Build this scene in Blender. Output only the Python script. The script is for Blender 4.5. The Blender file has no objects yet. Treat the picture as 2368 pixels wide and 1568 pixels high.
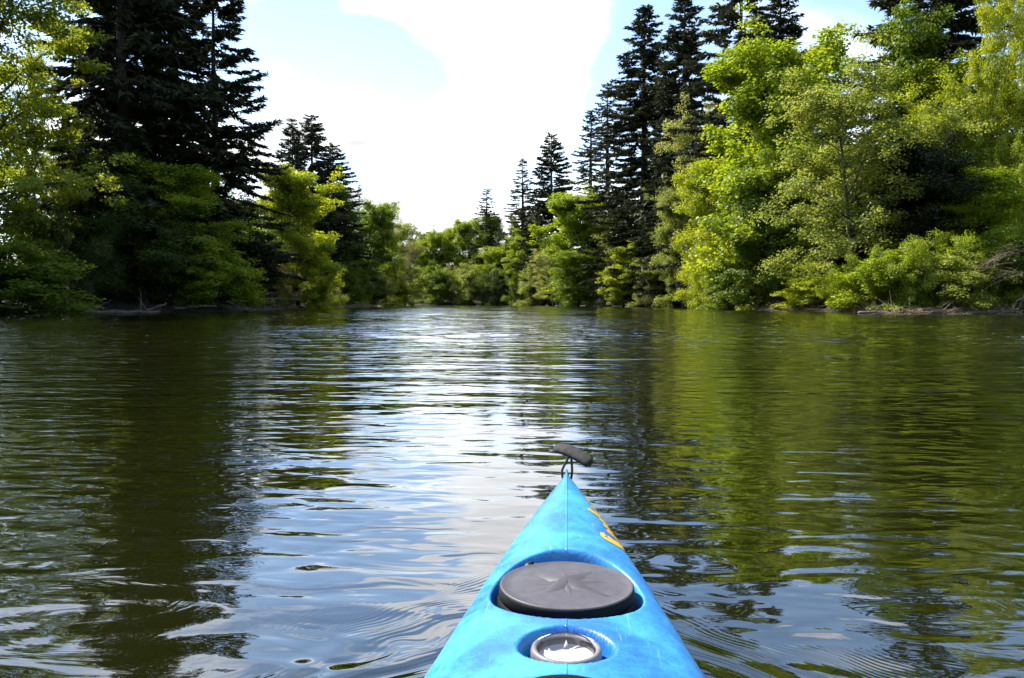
import bpy, bmesh, math, random
import numpy as np
from mathutils import Vector

# ------------------------------------------------------------------ camera, sky, sun, exposure
scene = bpy.context.scene
COL = scene.collection
R = math.radians
HEAD = R(4.05)                       # the kayak points a little right of the view
CAM_H = 0.80

cam_data = bpy.data.cameras.new('camera')
cam_data.sensor_width = 36.0
cam_data.lens = 27.45
cam_data.clip_start = 0.05
cam_data.clip_end = 6000.0
cam = bpy.data.objects.new('camera', cam_data)
COL.objects.link(cam)
cam.location = (0, 0, CAM_H)
cam.rotation_euler = (R(90 - 2.73), 0, 0)
scene.camera = cam

SUN_EL, SUN_AZ = 48.0, -54.0         # azimuth from +Y, positive to the right
world = bpy.data.worlds.new('World')
scene.world = world
world.use_nodes = True


def build_sky(nt):
    N, L = nt.nodes, nt.links
    bg = N['Background']
    sky = N.new('ShaderNodeTexSky')
    sky.sky_type = 'NISHITA'
    sky.sun_disc = False
    sky.sun_elevation = R(SUN_EL)
    sky.sun_rotation = R(SUN_AZ)
    sky.air_density = 1.0
    sky.dust_density = 0.2
    sky.ozone_density = 1.6
    tc = N.new('ShaderNodeTexCoord')

    def math_(op, a, b=None, clamp=False):
        n = N.new('ShaderNodeMath')
        n.operation = op
        n.use_clamp = clamp
        for i, v in enumerate((a, b)):
            if v is None:
                continue
            if isinstance(v, (int, float)):
                n.inputs[i].default_value = v
            else:
                L.new(v, n.inputs[i])
        return n.outputs[0]
    sep = N.new('ShaderNodeSeparateXYZ')
    L.new(tc.outputs['Generated'], sep.inputs[0])
    zz = math_('ADD', math_('MAXIMUM', sep.outputs[2], 0.0), 0.16)
    comb = N.new('ShaderNodeCombineXYZ')
    L.new(math_('DIVIDE', sep.outputs[0], zz), comb.inputs[0])
    L.new(math_('DIVIDE', sep.outputs[1], zz), comb.inputs[1])
    comb.inputs[2].default_value = 8.2
    big = N.new('ShaderNodeTexNoise')
    big.inputs['Scale'].default_value = 1.25
    big.inputs['Detail'].default_value = 9.0
    big.inputs['Roughness'].default_value = 0.52
    big.inputs['Distortion'].default_value = 0.35
    L.new(comb.outputs[0], big.inputs['Vector'])
    cover = math_('ADD', math_('MULTIPLY', big.outputs[0], 2.6), -0.86)
    # broad cloud banks and open gaps in the part of the sky that is in view: (pixel x, pixel y, width, push)
    for (px, py, w, k) in ((940, -15, .07, .26), (1050, 25, .07, .26), (1150, 10, .10, .22), (1270, 60, .08, .24), (1310, 140, .06, .20), (1180, 215, .075, .24), (1100, 290, .06, .14),
                           (690, 240, .10, .28), (820, 330, .07, .18), (1000, 440, .13, .28), (1180, 520, .16, .24), (1330, 470, .07, .16),
                           (830, 150, .10, -.28), (990, 175, .07, -.26), (960, 300, .05, -.10), (600, 40, .12, -.22),
                           (1480, 60, .12, -.30), (1440, 250, .08, -.26), (1960, 40, .10, -.14), (1940, 130, .05, .14),
                           (885, 478, .045, -.22), (835, 385, .04, -.12)):
        d = Vector(((px - 1183.5) / 1805.0, 1.0, (698 - py) / 1805.0)).normalized()
        dist = N.new('ShaderNodeVectorMath')
        dist.operation = 'DISTANCE'
        L.new(tc.outputs['Generated'], dist.inputs[0])
        dist.inputs[1].default_value = d
        mr = N.new('ShaderNodeMapRange')
        mr.interpolation_type = 'SMOOTHSTEP'
        L.new(dist.outputs['Value'], mr.inputs[0])
        mr.inputs[1].default_value = 0.0
        mr.inputs[2].default_value = w * 1.5
        mr.inputs[3].default_value = k
        mr.inputs[4].default_value = 0.0
        cover = math_('ADD', cover, mr.outputs[0])
    mask = N.new('ShaderNodeMapRange')
    mask.interpolation_type = 'SMOOTHSTEP'
    L.new(cover, mask.inputs[0])
    mask.inputs[1].default_value = 0.36
    mask.inputs[2].default_value = 0.84
    # a thin white veil that thickens towards the horizon
    L.new(math_('DIVIDE', 0.07, math_('ADD', math_('MAXIMUM', sep.outputs[2], 0.0), 0.06)), mask.inputs[3])
    # cloud bodies: bright, with soft grey thicker parts
    body = N.new('ShaderNodeMapRange')
    L.new(cover, body.inputs[0])
    body.inputs[1].default_value = 0.55
    body.inputs[2].default_value = 0.95
    body.inputs[3].default_value = 12.5
    body.inputs[4].default_value = 10.0
    # clouds glow towards the sun and are duller away from it
    sdir = Vector((math.sin(R(SUN_AZ)) * math.cos(R(SUN_EL)), math.cos(R(SUN_AZ)) * math.cos(R(SUN_EL)), math.sin(R(SUN_EL))))
    dt = N.new('ShaderNodeVectorMath')
    dt.operation = 'DOT_PRODUCT'
    L.new(tc.outputs['Generated'], dt.inputs[0])
    dt.inputs[1].default_value = sdir
    glow = N.new('ShaderNodeMapRange')
    L.new(dt.outputs['Value'], glow.inputs[0])
    glow.inputs[1].default_value = -0.6
    glow.inputs[2].default_value = 0.7
    glow.inputs[3].default_value = 0.30
    glow.inputs[4].default_value = 1.0
    lum = math_('MULTIPLY', body.outputs[0], glow.outputs[0])
    for (px, py, w, k) in ((835, 380, .075, .40), (640, 290, .06, .5)):      # grey cloud bases low on the left
        dist = N.new('ShaderNodeVectorMath')
        dist.operation = 'DISTANCE'
        L.new(tc.outputs['Generated'], dist.inputs[0])
        dist.inputs[1].default_value = Vector(((px - 1183.5) / 1805.0, 1.0, (698 - py) / 1805.0)).normalized()
        mr = N.new('ShaderNodeMapRange')
        mr.interpolation_type = 'SMOOTHSTEP'
        L.new(math_('ADD', dist.outputs['Value'], math_('MULTIPLY', math_('SUBTRACT', big.outputs[0], 0.5), -0.22)), mr.inputs[0])
        mr.inputs[1].default_value = 0.0
        mr.inputs[2].default_value = w
        mr.inputs[3].default_value = k
        mr.inputs[4].default_value = 1.0
        lum = math_('MULTIPLY', lum, mr.outputs[0])
    cc = N.new('ShaderNodeCombineColor')
    L.new(lum, cc.inputs[0])
    L.new(math_('MULTIPLY', lum, 1.01), cc.inputs[1])
    L.new(math_('MULTIPLY', lum, 1.04), cc.inputs[2])
    mix = N.new('ShaderNodeMix')
    mix.data_type = 'RGBA'
    L.new(mask.outputs[0], mix.inputs[0])
    hs = N.new('ShaderNodeHueSaturation')
    hs.inputs['Saturation'].default_value = 1.3
    hs.inputs['Value'].default_value = 1.4
    L.new(sky.outputs[0], hs.inputs['Color'])
    L.new(hs.outputs[0], mix.inputs[6])
    L.new(cc.outputs[0], mix.inputs[7])
    L.new(mix.outputs[2], bg.inputs[0])
    bg.inputs[1].default_value = 0.095


build_sky(world.node_tree)

sun_data = bpy.data.lights.new('sun', 'SUN')
sun_data.energy = 5.0
sun_data.angle = R(0.5)
sun_data.color = (1.0, 0.95, 0.86)
sun = bpy.data.objects.new('sun', sun_data)
COL.objects.link(sun)
sd = Vector((math.sin(R(SUN_AZ)) * math.cos(R(SUN_EL)), math.cos(R(SUN_AZ)) * math.cos(R(SUN_EL)), math.sin(R(SUN_EL))))
sun.rotation_euler = sd.to_track_quat('Z', 'Y').to_euler()
sun.location = sd * 120

scene.view_settings.view_transform = 'Standard'
scene.view_settings.look = 'None'
scene.view_settings.exposure = 1.15
scene.view_settings.gamma = 1.0
scene.view_settings.use_curve_mapping = False
scene.render.engine = 'CYCLES'
scene.cycles.max_bounces = 4
scene.cycles.diffuse_bounces = 2
scene.cycles.glossy_bounces = 2
scene.cycles.transmission_bounces = 4
scene.cycles.transparent_max_bounces = 4
scene.cycles.use_denoising = True
scene.cycles.use_adaptive_sampling = True
scene.cycles.adaptive_threshold = 0.02
scene.cycles.caustics_reflective = False
scene.cycles.caustics_refractive = False


# ------------------------------------------------------------------ helpers
def new_mesh(name, verts, faces, mats, smooth=False, tint=None):
    """verts (n,3); faces: list of (m,k) index arrays, k = 3 or 4"""
    me = bpy.data.meshes.new(name)
    verts = np.asarray(verts, dtype=np.float32)
    faces = [np.asarray(f, dtype=np.int32) for f in (faces if isinstance(faces, list) else [faces]) if len(f)]
    loops = np.concatenate([f.ravel() for f in faces])
    tot = np.concatenate([np.full(len(f), f.shape[1], dtype=np.int32) for f in faces])
    start = np.concatenate([[0], np.cumsum(tot)[:-1]]).astype(np.int32)
    me.vertices.add(len(verts))
    me.vertices.foreach_set('co', verts.ravel())
    me.loops.add(len(loops))
    me.loops.foreach_set('vertex_index', loops)
    me.polygons.add(len(tot))
    me.polygons.foreach_set('loop_start', start)
    me.polygons.foreach_set('loop_total', tot)
    if smooth:
        me.polygons.foreach_set('use_smooth', np.ones(len(tot), dtype=bool))
    for m in (mats if isinstance(mats, (list, tuple)) else [mats]):
        me.materials.append(m)
    if tint is not None:
        at = me.attributes.new('tint', 'FLOAT', 'FACE')
        at.data.foreach_set('value', np.asarray(tint, dtype=np.float32))
    me.update(calc_edges=True)
    return me


def sstep(x, a, b):
    t = np.clip((x - a) / (b - a), 0, 1)
    return t * t * (3 - 2 * t)


def link(name, me, parent=None):
    o = bpy.data.objects.new(name, me)
    COL.objects.link(o)
    if parent is not None:
        o.parent = parent
    return o


def empty(name, loc=(0, 0, 0), rz=0.0):
    o = bpy.data.objects.new(name, None)
    o.empty_display_size = 0.3
    COL.objects.link(o)
    o.location = loc
    o.rotation_euler = (0, 0, rz)
    return o


def tag(o, label=None, cat=None, group=None, kind=None):
    if label:
        o['label'] = label
    if cat:
        o['category'] = cat
    if group:
        o['group'] = group
    if kind:
        o['kind'] = kind
    return o


class Geo:
    """collects vertices and faces for one mesh"""

    def __init__(self):
        self.v, self.q, self.t, self.n = [], [], [], 0

    def add(self, v, q=None, t=None):
        v = np.asarray(v, dtype=np.float64).reshape(-1, 3)
        if q is not None and len(q):
            self.q.append(np.asarray(q) + self.n)
        if t is not None and len(t):
            self.t.append(np.asarray(t) + self.n)
        self.v.append(v)
        self.n += len(v)

    def tube(self, pts, rad, sides=6, cap=True):
        pts = np.asarray(pts, dtype=np.float64)
        n = len(pts)
        rad = np.broadcast_to(np.asarray(rad, dtype=np.float64), (n,))
        tan = np.gradient(pts, axis=0)
        tan /= np.linalg.norm(tan, axis=1)[:, None] + 1e-9
        up = np.array((0.0, 0.0, 1.0)) if abs(tan[0][2]) < 0.9 else np.array((1.0, 0.0, 0.0))
        a = np.cross(tan, up)
        a /= np.linalg.norm(a, axis=1)[:, None] + 1e-9
        b = np.cross(a, tan)
        ang = np.linspace(0, 2 * np.pi, sides, endpoint=False)
        ring = pts[:, None] + rad[:, None, None] * (np.cos(ang)[None, :, None] * a[:, None] + np.sin(ang)[None, :, None] * b[:, None])
        i, j = np.meshgrid(np.arange(n - 1), np.arange(sides), indexing='ij')
        j2 = (j + 1) % sides
        q = np.stack([i * sides + j, i * sides + j2, (i + 1) * sides + j2, (i + 1) * sides + j], -1).reshape(-1, 4)
        t = []
        v = ring.reshape(-1, 3)
        if cap:
            v = np.vstack([v, pts[:1], pts[-1:]])
            for j in range(sides):
                t.append((n * sides, (j + 1) % sides, j))
                t.append((n * sides + 1, (n - 1) * sides + j, (n - 1) * sides + (j + 1) % sides))
        self.add(v, q, t)

    def box(self, c, s, rz=0.0):
        c = np.asarray(c, float)
        h = np.asarray(s, float) / 2
        v = np.array([(x, y, z) for x in (-1, 1) for y in (-1, 1) for z in (-1, 1)], float) * h
        m = np.array(((math.cos(rz), -math.sin(rz), 0), (math.sin(rz), math.cos(rz), 0), (0, 0, 1)))
        self.add(v @ m.T + c, [(0, 1, 3, 2), (4, 6, 7, 5), (0, 4, 5, 1), (2, 3, 7, 6), (0, 2, 6, 4), (1, 5, 7, 3)])

    def lathe(self, prof, c=(0, 0, 0), sides=64, sx=1.0, sy=1.0):
        prof = np.asarray(prof, float)
        ang = np.linspace(0, 2 * np.pi, sides, endpoint=False)
        n = len(prof)
        v = np.stack([prof[:, 0, None] * np.cos(ang) * sx + c[0], prof[:, 0, None] * np.sin(ang) * sy + c[1],
                      np.repeat(prof[:, 1, None], sides, 1) + c[2]], -1)
        i, j = np.meshgrid(np.arange(n - 1), np.arange(sides), indexing='ij')
        j2 = (j + 1) % sides
        q = np.stack([i * sides + j, i * sides + j2, (i + 1) * sides + j2, (i + 1) * sides + j], -1).reshape(-1, 4)
        self.add(v.reshape(-1, 3), q)

    def mesh(self, name, mat, smooth=False):
        return new_mesh(name, np.vstack(self.v), ([np.vstack(self.q)] if self.q else []) + ([np.vstack(self.t)] if self.t else []), mat, smooth)


# ------------------------------------------------------------------ materials
def mat_nodes(name):
    m = bpy.data.materials.new(name)
    m.use_nodes = True
    nt = m.node_tree
    for n in list(nt.nodes):
        nt.nodes.remove(n)
    out = nt.nodes.new('ShaderNodeOutputMaterial')
    return m, nt, out


def noise(nt, scale, detail=2.0, rough=0.5, vec=None, dist=0.0):
    n = nt.nodes.new('ShaderNodeTexNoise')
    n.inputs['Scale'].default_value = scale
    n.inputs['Detail'].default_value = detail
    n.inputs['Roughness'].default_value = rough
    n.inputs['Distortion'].default_value = dist
    if vec is not None:
        nt.links.new(vec, n.inputs['Vector'])
    return n.outputs[0]


def mth(nt, op, a, b=None, c=None, clamp=False):
    n = nt.nodes.new('ShaderNodeMath')
    n.operation = op
    n.use_clamp = clamp
    for i, v in enumerate((a, b, c)):
        if v is None:
            continue
        if isinstance(v, (int, float)):
            n.inputs[i].default_value = v
        else:
            nt.links.new(v, n.inputs[i])
    return n.outputs[0]


def maprange(nt, v, a, b, c=0.0, d=1.0, smooth=False):
    n = nt.nodes.new('ShaderNodeMapRange')
    if smooth:
        n.interpolation_type = 'SMOOTHSTEP'
    nt.links.new(v, n.inputs[0])
    for i, x in enumerate((a, b, c, d)):
        n.inputs[i + 1].default_value = x
    return n.outputs[0]


def ramp(nt, fac, stops):
    n = nt.nodes.new('ShaderNodeValToRGB')
    nt.links.new(fac, n.inputs[0])
    e = n.color_ramp.elements
    while len(e) < len(stops):
        e.new(0.5)
    for i, (p, c) in enumerate(stops):
        e[i].position = p
        e[i].color = (*c, 1)
    return n.outputs[0]


def texco(nt, which='Object'):
    return nt.nodes.new('ShaderNodeTexCoord').outputs[which]


def principled(name, color, rough=0.5, bump=None, stops=None, nscale=8.0, ndetail=4.0, metal=0.0, spec=0.5):
    m, nt, out = mat_nodes(name)
    p = nt.nodes.new('ShaderNodeBsdfPrincipled')
    p.inputs['Roughness'].default_value = rough
    p.inputs['Metallic'].default_value = metal
    p.inputs['Specular IOR Level'].default_value = spec
    p.inputs['Base Color'].default_value = (*color, 1)
    co = texco(nt)
    f = noise(nt, nscale, ndetail, 0.6, co)
    if stops:
        nt.links.new(ramp(nt, f, stops), p.inputs['Base Color'])
    if bump:
        b = nt.nodes.new('ShaderNodeBump')
        b.inputs['Strength'].default_value = 1.0
        b.inputs['Distance'].default_value = 1.0
        nt.links.new(mth(nt, 'MULTIPLY', noise(nt, bump[0], 3, 0.6, co), bump[1]), b.inputs['Height'])
        nt.links.new(b.outputs[0], p.inputs['Normal'])
    nt.links.new(p.outputs[0], out.inputs[0])
    return m


def leaf_material(name, gloss=0.022, trans=0.5):
    """leaf colour comes from the object's own colour, varied leaf by leaf"""
    m, nt, out = mat_nodes(name)
    N, L = nt.nodes, nt.links
    oi = N.new('ShaderNodeObjectInfo')
    at = N.new('ShaderNodeAttribute')
    at.attribute_name = 'tint'
    hsv = N.new('ShaderNodeHueSaturation')
    L.new(maprange(nt, at.outputs['Fac'], 0, 1, 0.475, 0.525), hsv.inputs['Hue'])
    L.new(maprange(nt, at.outputs['Fac'], 0, 1, 1.35, 0.70), hsv.inputs['Value'])
    L.new(oi.outputs['Color'], hsv.inputs['Color'])
    df = N.new('ShaderNodeBsdfDiffuse')
    L.new(hsv.outputs[0], df.inputs[0])
    tr = N.new('ShaderNodeBsdfTranslucent')
    h2 = N.new('ShaderNodeHueSaturation')
    h2.inputs['Hue'].default_value = 0.487
    h2.inputs['Saturation'].default_value = 1.03
    h2.inputs['Value'].default_value = 1.95
    L.new(hsv.outputs[0], h2.inputs['Color'])
    L.new(h2.outputs[0], tr.inputs[0])
    mx = N.new('ShaderNodeMixShader')
    mx.inputs[0].default_value = trans
    L.new(df.outputs[0], mx.inputs[1])
    L.new(tr.outputs[0], mx.inputs[2])
    gl = N.new('ShaderNodeBsdfGlossy')
    gl.inputs['Roughness'].default_value = 0.45
    gl.inputs['Color'].default_value = (0.8, 0.85, 0.8, 1)
    m2 = N.new('ShaderNodeMixShader')
    m2.inputs[0].default_value = gloss
    L.new(mx.outputs[0], m2.inputs[1])
    L.new(gl.outputs[0], m2.inputs[2])
    L.new(m2.outputs[0], out.inputs[0])
    return m


M = {}
M['leaf'] = leaf_material('leaf')
M['needle'] = leaf_material('needle', 0.02, 0.12)
M['bark_dark'] = principled('bark_dark', (.03, .025, .02), 0.9, (14, .02), [(.3, (.018, .015, .012)), (.7, (.05, .042, .033))], 6)
M['bark_grey'] = principled('bark_grey', (.08, .07, .055), 0.9, (14, .02), [(.3, (.05, .042, .03)), (.7, (.14, .12, .09))], 6)
M['bark_brown'] = principled('bark_brown', (.12, .06, .03), 0.9, (14, .02), [(.3, (.07, .04, .022)), (.7, (.2, .10, .05))], 6)
M['driftwood'] = principled('driftwood', (.2, .17, .13), 0.85, (20, .015), [(.3, (.07, .058, .044)), (.7, (.22, .19, .145))], 9)
M['dead_twig'] = principled('dead_twig', (.24, .19, .11), 0.85, None, [(.3, (.13, .10, .06)), (.7, (.36, .28, .17))], 5)
M['plank'] = principled('plank', (.30, .16, .08), 0.8, (12, .01), [(.3, (.20, .11, .055)), (.7, (.42, .22, .11))], 4)
M['soil'] = principled('soil', (.05, .04, .025), 0.95, (3, .15), [(.35, (.018, .015, .009)), (.55, (.035, .028, .016)), (.75, (.022, .030, .010))], 0.6, 6)
M['black_rubber'] = principled('black_rubber', (.006, .006, .007), 0.65, (90, .0004), None, spec=.12)
M['handle_rubber'] = principled('handle_rubber', (.03, .029, .03), 0.8, (150, .0006), [(.3, (.022, .021, .022)), (.75, (.066, .062, .061))], 60, 6, spec=.2)
M['lid_plastic'] = principled('lid_plastic', (.085, .078, .085), 0.5, (240, .0003), [(.3, (.056, .050, .055)), (.7, (.086, .077, .084))], 30, 7)
M['cord'] = principled('cord', (.008, .008, .009), 0.7, (300, .001), None)
M['steel'] = principled('steel', (.3, .3, .3), 0.25, None, None, metal=1.0)
M['bezel'] = principled('bezel', (.2, .19, .19), 0.5, None, [(.3, (.11, .10, .10)), (.7, (.22, .20, .20))], 40)
M['compass_white'] = principled('compass_white', (.82, .82, .82), 0.4)
M['compass_grey'] = principled('compass_grey', (.45, .42, .43), 0.5)
M['yellow'] = principled('yellow', (.80, .45, .02), 0.4, None, [(.3, (.70, .38, .02)), (.7, (.85, .52, .03))], 60)
M['seat'] = principled('seat', (.02, .02, .022), 0.6, (60, .001), None)


def kayak_material():
    m, nt, out = mat_nodes('blue_polyethylene')
    N, L = nt.nodes, nt.links
    p = N.new('ShaderNodeBsdfPrincipled')
    co = texco(nt)
    f1 = noise(nt, 7.0, 5, 0.6, co)
    f2 = noise(nt, 190.0, 3, 0.6, co)
    f3 = noise(nt, 38.0, 4, 0.65, co)
    base = ramp(nt, mth(nt, 'ADD', mth(nt, 'MULTIPLY', f1, 0.65), mth(nt, 'ADD', mth(nt, 'MULTIPLY', f2, 0.2), mth(nt, 'MULTIPLY', f3, 0.15))),
                [(.40, (.014, .13, .50)), (.50, (.026, .225, .58)), (.60, (.050, .35, .59))])
    # short dark scratches running about lengthwise
    mp = N.new('ShaderNodeMapping')
    mp.inputs['Rotation'].default_value = (0, 0, R(38))
    mp.inputs['Scale'].default_value = (14, 95, 14)
    L.new(co, mp.inputs[0])
    sc = mth(nt, 'MULTIPLY', maprange(nt, noise(nt, 1.0, 2, 0.5, mp.outputs[0]), 0.69, 0.73), 0.5)
    mx = N.new('ShaderNodeMix')
    mx.data_type = 'RGBA'
    L.new(sc, mx.inputs[0])
    L.new(base, mx.inputs[6])
    mx.inputs[7].default_value = (.01, .10, .42, 1)
    # faint pale scuffs and dried specks
    mp2 = N.new('ShaderNodeMapping')
    mp2.inputs['Rotation'].default_value = (0, 0, R(-24))
    mp2.inputs['Scale'].default_value = (120, 10, 40)
    L.new(co, mp2.inputs[0])
    sf = mth(nt, 'MULTIPLY', maprange(nt, noise(nt, 1.0, 2, 0.5, mp2.outputs[0]), 0.68, 0.74), 0.30)
    spk = mth(nt, 'MULTIPLY', maprange(nt, noise(nt, 420.0, 1, 0.5, co), 0.70, 0.76), 0.35)
    mx2 = N.new('ShaderNodeMix')
    mx2.data_type = 'RGBA'
    L.new(mth(nt, 'MAXIMUM', sf, spk), mx2.inputs[0])
    L.new(mx.outputs[2], mx2.inputs[6])
    mx2.inputs[7].default_value = (.30, .48, .66, 1)
    L.new(mx2.outputs[2], p.inputs['Base Color'])
    L.new(maprange(nt, f3, .3, .7, .30, .46), p.inputs['Roughness'])
    p.inputs['Specular IOR Level'].default_value = 0.55
    p.inputs['Subsurface Weight'].default_value = 0.0
    b = N.new('ShaderNodeBump')
    b.inputs['Distance'].default_value = 1.0
    L.new(mth(nt, 'ADD', mth(nt, 'MULTIPLY', noise(nt, 260, 2, .5, co), .00022), mth(nt, 'MULTIPLY', noise(nt, 16, 2, .5, co), .0012)), b.inputs['Height'])
    L.new(b.outputs[0], p.inputs['Normal'])
    L.new(p.outputs[0], out.inputs[0])
    return m


M['kayak'] = kayak_material()


def dome_material():
    m, nt, out = mat_nodes('clear_dome')
    N, L = nt.nodes, nt.links
    t = N.new('ShaderNodeBsdfTransparent')
    t.inputs[0].default_value = (.96, .96, .97, 1)
    g = N.new('ShaderNodeBsdfGlossy')
    g.inputs['Roughness'].default_value = 0.06
    fr = N.new('ShaderNodeFresnel')
    fr.inputs[0].default_value = 1.16
    mx = N.new('ShaderNodeMixShader')
    L.new(fr.outputs[0], mx.inputs[0])
    L.new(t.outputs[0], mx.inputs[1])
    L.new(g.outputs[0], mx.inputs[2])
    L.new(mx.outputs[0], out.inputs[0])
    return m


M['dome'] = dome_material()


def water_material():
    """murky olive river water: dark body under a rippled mirror; object axes follow the kayak (y ahead)"""
    m, nt, out = mat_nodes('river_water')
    N, L = nt.nodes, nt.links
    co = texco(nt)
    sep = N.new('ShaderNodeSeparateXYZ')
    L.new(co, sep.inputs[0])
    X, Y = sep.outputs[0], sep.outputs[1]

    def scaled(sx, sy, rot=0.0):
        mp = N.new('ShaderNodeMapping')
        mp.inputs['Scale'].default_value = (sx, sy, 1)
        mp.inputs['Rotation'].default_value = (0, 0, rot)
        L.new(co, mp.inputs[0])
        return mp.outputs[0]
    dist = mth(nt, 'SQRT', mth(nt, 'ADD', mth(nt, 'MULTIPLY', X, X), mth(nt, 'MULTIPLY', Y, Y)))
    patch = maprange(nt, noise(nt, 1.0, 2, .5, scaled(.10, .045)), .35, .65, .45, 1.25, True)
    # bands: long swell, ripples a hand apart, fine ripples
    w0 = mth(nt, 'MULTIPLY', noise(nt, 1.0, 1, .4, scaled(.55, 1.25)), .030)
    w1 = mth(nt, 'MULTIPLY', mth(nt, 'MULTIPLY', noise(nt, 1.0, 1.5, .4, scaled(3.0, 7.0, R(4)), .5), .0190), patch)
    w2 = mth(nt, 'MULTIPLY', mth(nt, 'MULTIPLY', noise(nt, 1.0, 1, .4, scaled(5.0, 13, R(-9)), .3), .0055), patch)
    far = maprange(nt, dist, 2.5, 20, 0.35, 1.3, True)
    w1 = mth(nt, 'MULTIPLY', w1, maprange(nt, dist, 3, 25, 0.9, 1.3, True))
    w2 = mth(nt, 'MULTIPLY', w2, far)
    w3 = mth(nt, 'MULTIPLY', mth(nt, 'MULTIPLY', noise(nt, 1.0, 1.5, .45, scaled(.8, 2.4, R(-3)), .4), .050), mth(nt, 'MULTIPLY', maprange(nt, dist, 4, 10, 0.1, .7, True), maprange(nt, dist, 35, 12, .15, 1, True)))
    h = mth(nt, 'ADD', mth(nt, 'ADD', w0, w3), mth(nt, 'ADD', w1, w2))
    # bow wake: a V of close capillary ripples with longer waves inside it
    ax = mth(nt, 'ABSOLUTE', X)
    wob = mth(nt, 'MULTIPLY', mth(nt, 'SUBTRACT', noise(nt, 1.0, 2, .5, scaled(2.3, 2.3)), .5), .26)
    u = mth(nt, 'ADD', mth(nt, 'ADD', mth(nt, 'MULTIPLY', ax, .669), mth(nt, 'MULTIPLY', Y, .743)), wob)
    env = mth(nt, 'MULTIPLY', maprange(nt, u, 1.90, 1.78, 0, 1, True), maprange(nt, u, 1.18, 1.52, 0, 1, True))
    env = mth(nt, 'MULTIPLY', env, maprange(nt, ax, .95, .45, 0, 1, True))
    env = mth(nt, 'MULTIPLY', env, maprange(nt, noise(nt, 1.0, 1, .5, scaled(3.1, 3.1)), .42, .60, .0, 1, True))
    cap = mth(nt, 'MULTIPLY', mth(nt, 'SINE', mth(nt, 'MULTIPLY', u, 2 * math.pi / .0175)), mth(nt, 'MULTIPLY', env, .00019))
    env2 = mth(nt, 'MULTIPLY', maprange(nt, u, 1.72, 1.52, 0, 1, True), maprange(nt, u, .2, 1.0, 0, 1, True))
    env2 = mth(nt, 'MULTIPLY', env2, maprange(nt, ax, 1.7, .6, 0, 1, True))
    lng = mth(nt, 'MULTIPLY', mth(nt, 'SINE', mth(nt, 'MULTIPLY', u, 2 * math.pi / .115)), mth(nt, 'MULTIPLY', env2, .0022))
    h = mth(nt, 'ADD', h, mth(nt, 'ADD', cap, lng))
    # paddle drips: rings spreading beside the kayak
    for (rx, ry, rr, amp) in ((-1.85, 3.0, .34, .0011), (-1.60, 2.25, .30, .0022), (-1.36, 1.83, .28, .0026)):
        dx = mth(nt, 'SUBTRACT', X, rx)
        dy = mth(nt, 'SUBTRACT', Y, ry)
        d = mth(nt, 'SQRT', mth(nt, 'ADD', mth(nt, 'MULTIPLY', dx, dx), mth(nt, 'MULTIPLY', dy, dy)))
        d = mth(nt, 'ADD', d, mth(nt, 'MULTIPLY', wob, .5))
        e = mth(nt, 'MULTIPLY', maprange(nt, d, rr * 1.3, rr * .3, 0, 1, True), amp * .3)
        h = mth(nt, 'ADD', h, mth(nt, 'MULTIPLY', mth(nt, 'COSINE', mth(nt, 'MULTIPLY', d, 2 * math.pi / (rr * .42))), e))
    # churned patch left of the bow
    chv = maprange(nt, mth(nt, 'ABSOLUTE', mth(nt, 'ADD', ax, -1.75)), 1.2, .2, 0, 1, True)
    chv = mth(nt, 'MULTIPLY', chv, maprange(nt, Y, 3.6, 1.9, 0, 1, True))
    h = mth(nt, 'ADD', h, mth(nt, 'MULTIPLY', mth(nt, 'MULTIPLY', noise(nt, 1.0, 3, .5, scaled(3.4, 6.5), 1.2), .009), chv))
    b = N.new('ShaderNodeBump')
    b.inputs['Strength'].default_value = 1.0
    b.inputs['Distance'].default_value = 1.0
    L.new(h, b.inputs['Height'])
    g = N.new('ShaderNodeBsdfGlossy')
    g.inputs['Roughness'].default_value = 0.025
    g.inputs['Color'].default_value = (.97, .98, 1.0, 1)
    L.new(b.outputs[0], g.inputs['Normal'])
    d = N.new('ShaderNodeBsdfDiffuse')
    L.new(ramp(nt, noise(nt, .25, 3, .5, co), [(.3, (.007, .0082, .0012)), (.7, (.010, .011, .0018))]), d.inputs[0])
    fr = N.new('ShaderNodeFresnel')
    fr.inputs[0].default_value = 1.38
    L.new(b.outputs[0], fr.inputs['Normal'])
    mx = N.new('ShaderNodeMixShader')
    L.new(mth(nt, 'POWER', fr.outputs[0], .65), mx.inputs[0])
    L.new(d.outputs[0], mx.inputs[1])
    L.new(g.outputs[0], mx.inputs[2])
    L.new(mx.outputs[0], out.inputs[0])
    return m


M['water'] = water_material()

# ------------------------------------------------------------------ the river and the ground
RIVER = np.array([(-34, -160), (-36, -20), (-35, 30), (-30.8, 46), (-26.3, 53), (-20.5, 59), (-20.6, 72), (-21.4, 86), (-22.2, 120), (-23, 142),
                  (-34, 158), (-150, 170), (-150, 205), (-40, 192), (-18, 184), (2, 181), (16, 168), (23, 142), (25.6, 112),
                  (24.6, 90), (23.6, 76), (23.4, 62), (24.3, 53.5), (29, 51.5), (37, 50), (44, 30), (40, -20), (36, -160)], float)


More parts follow.
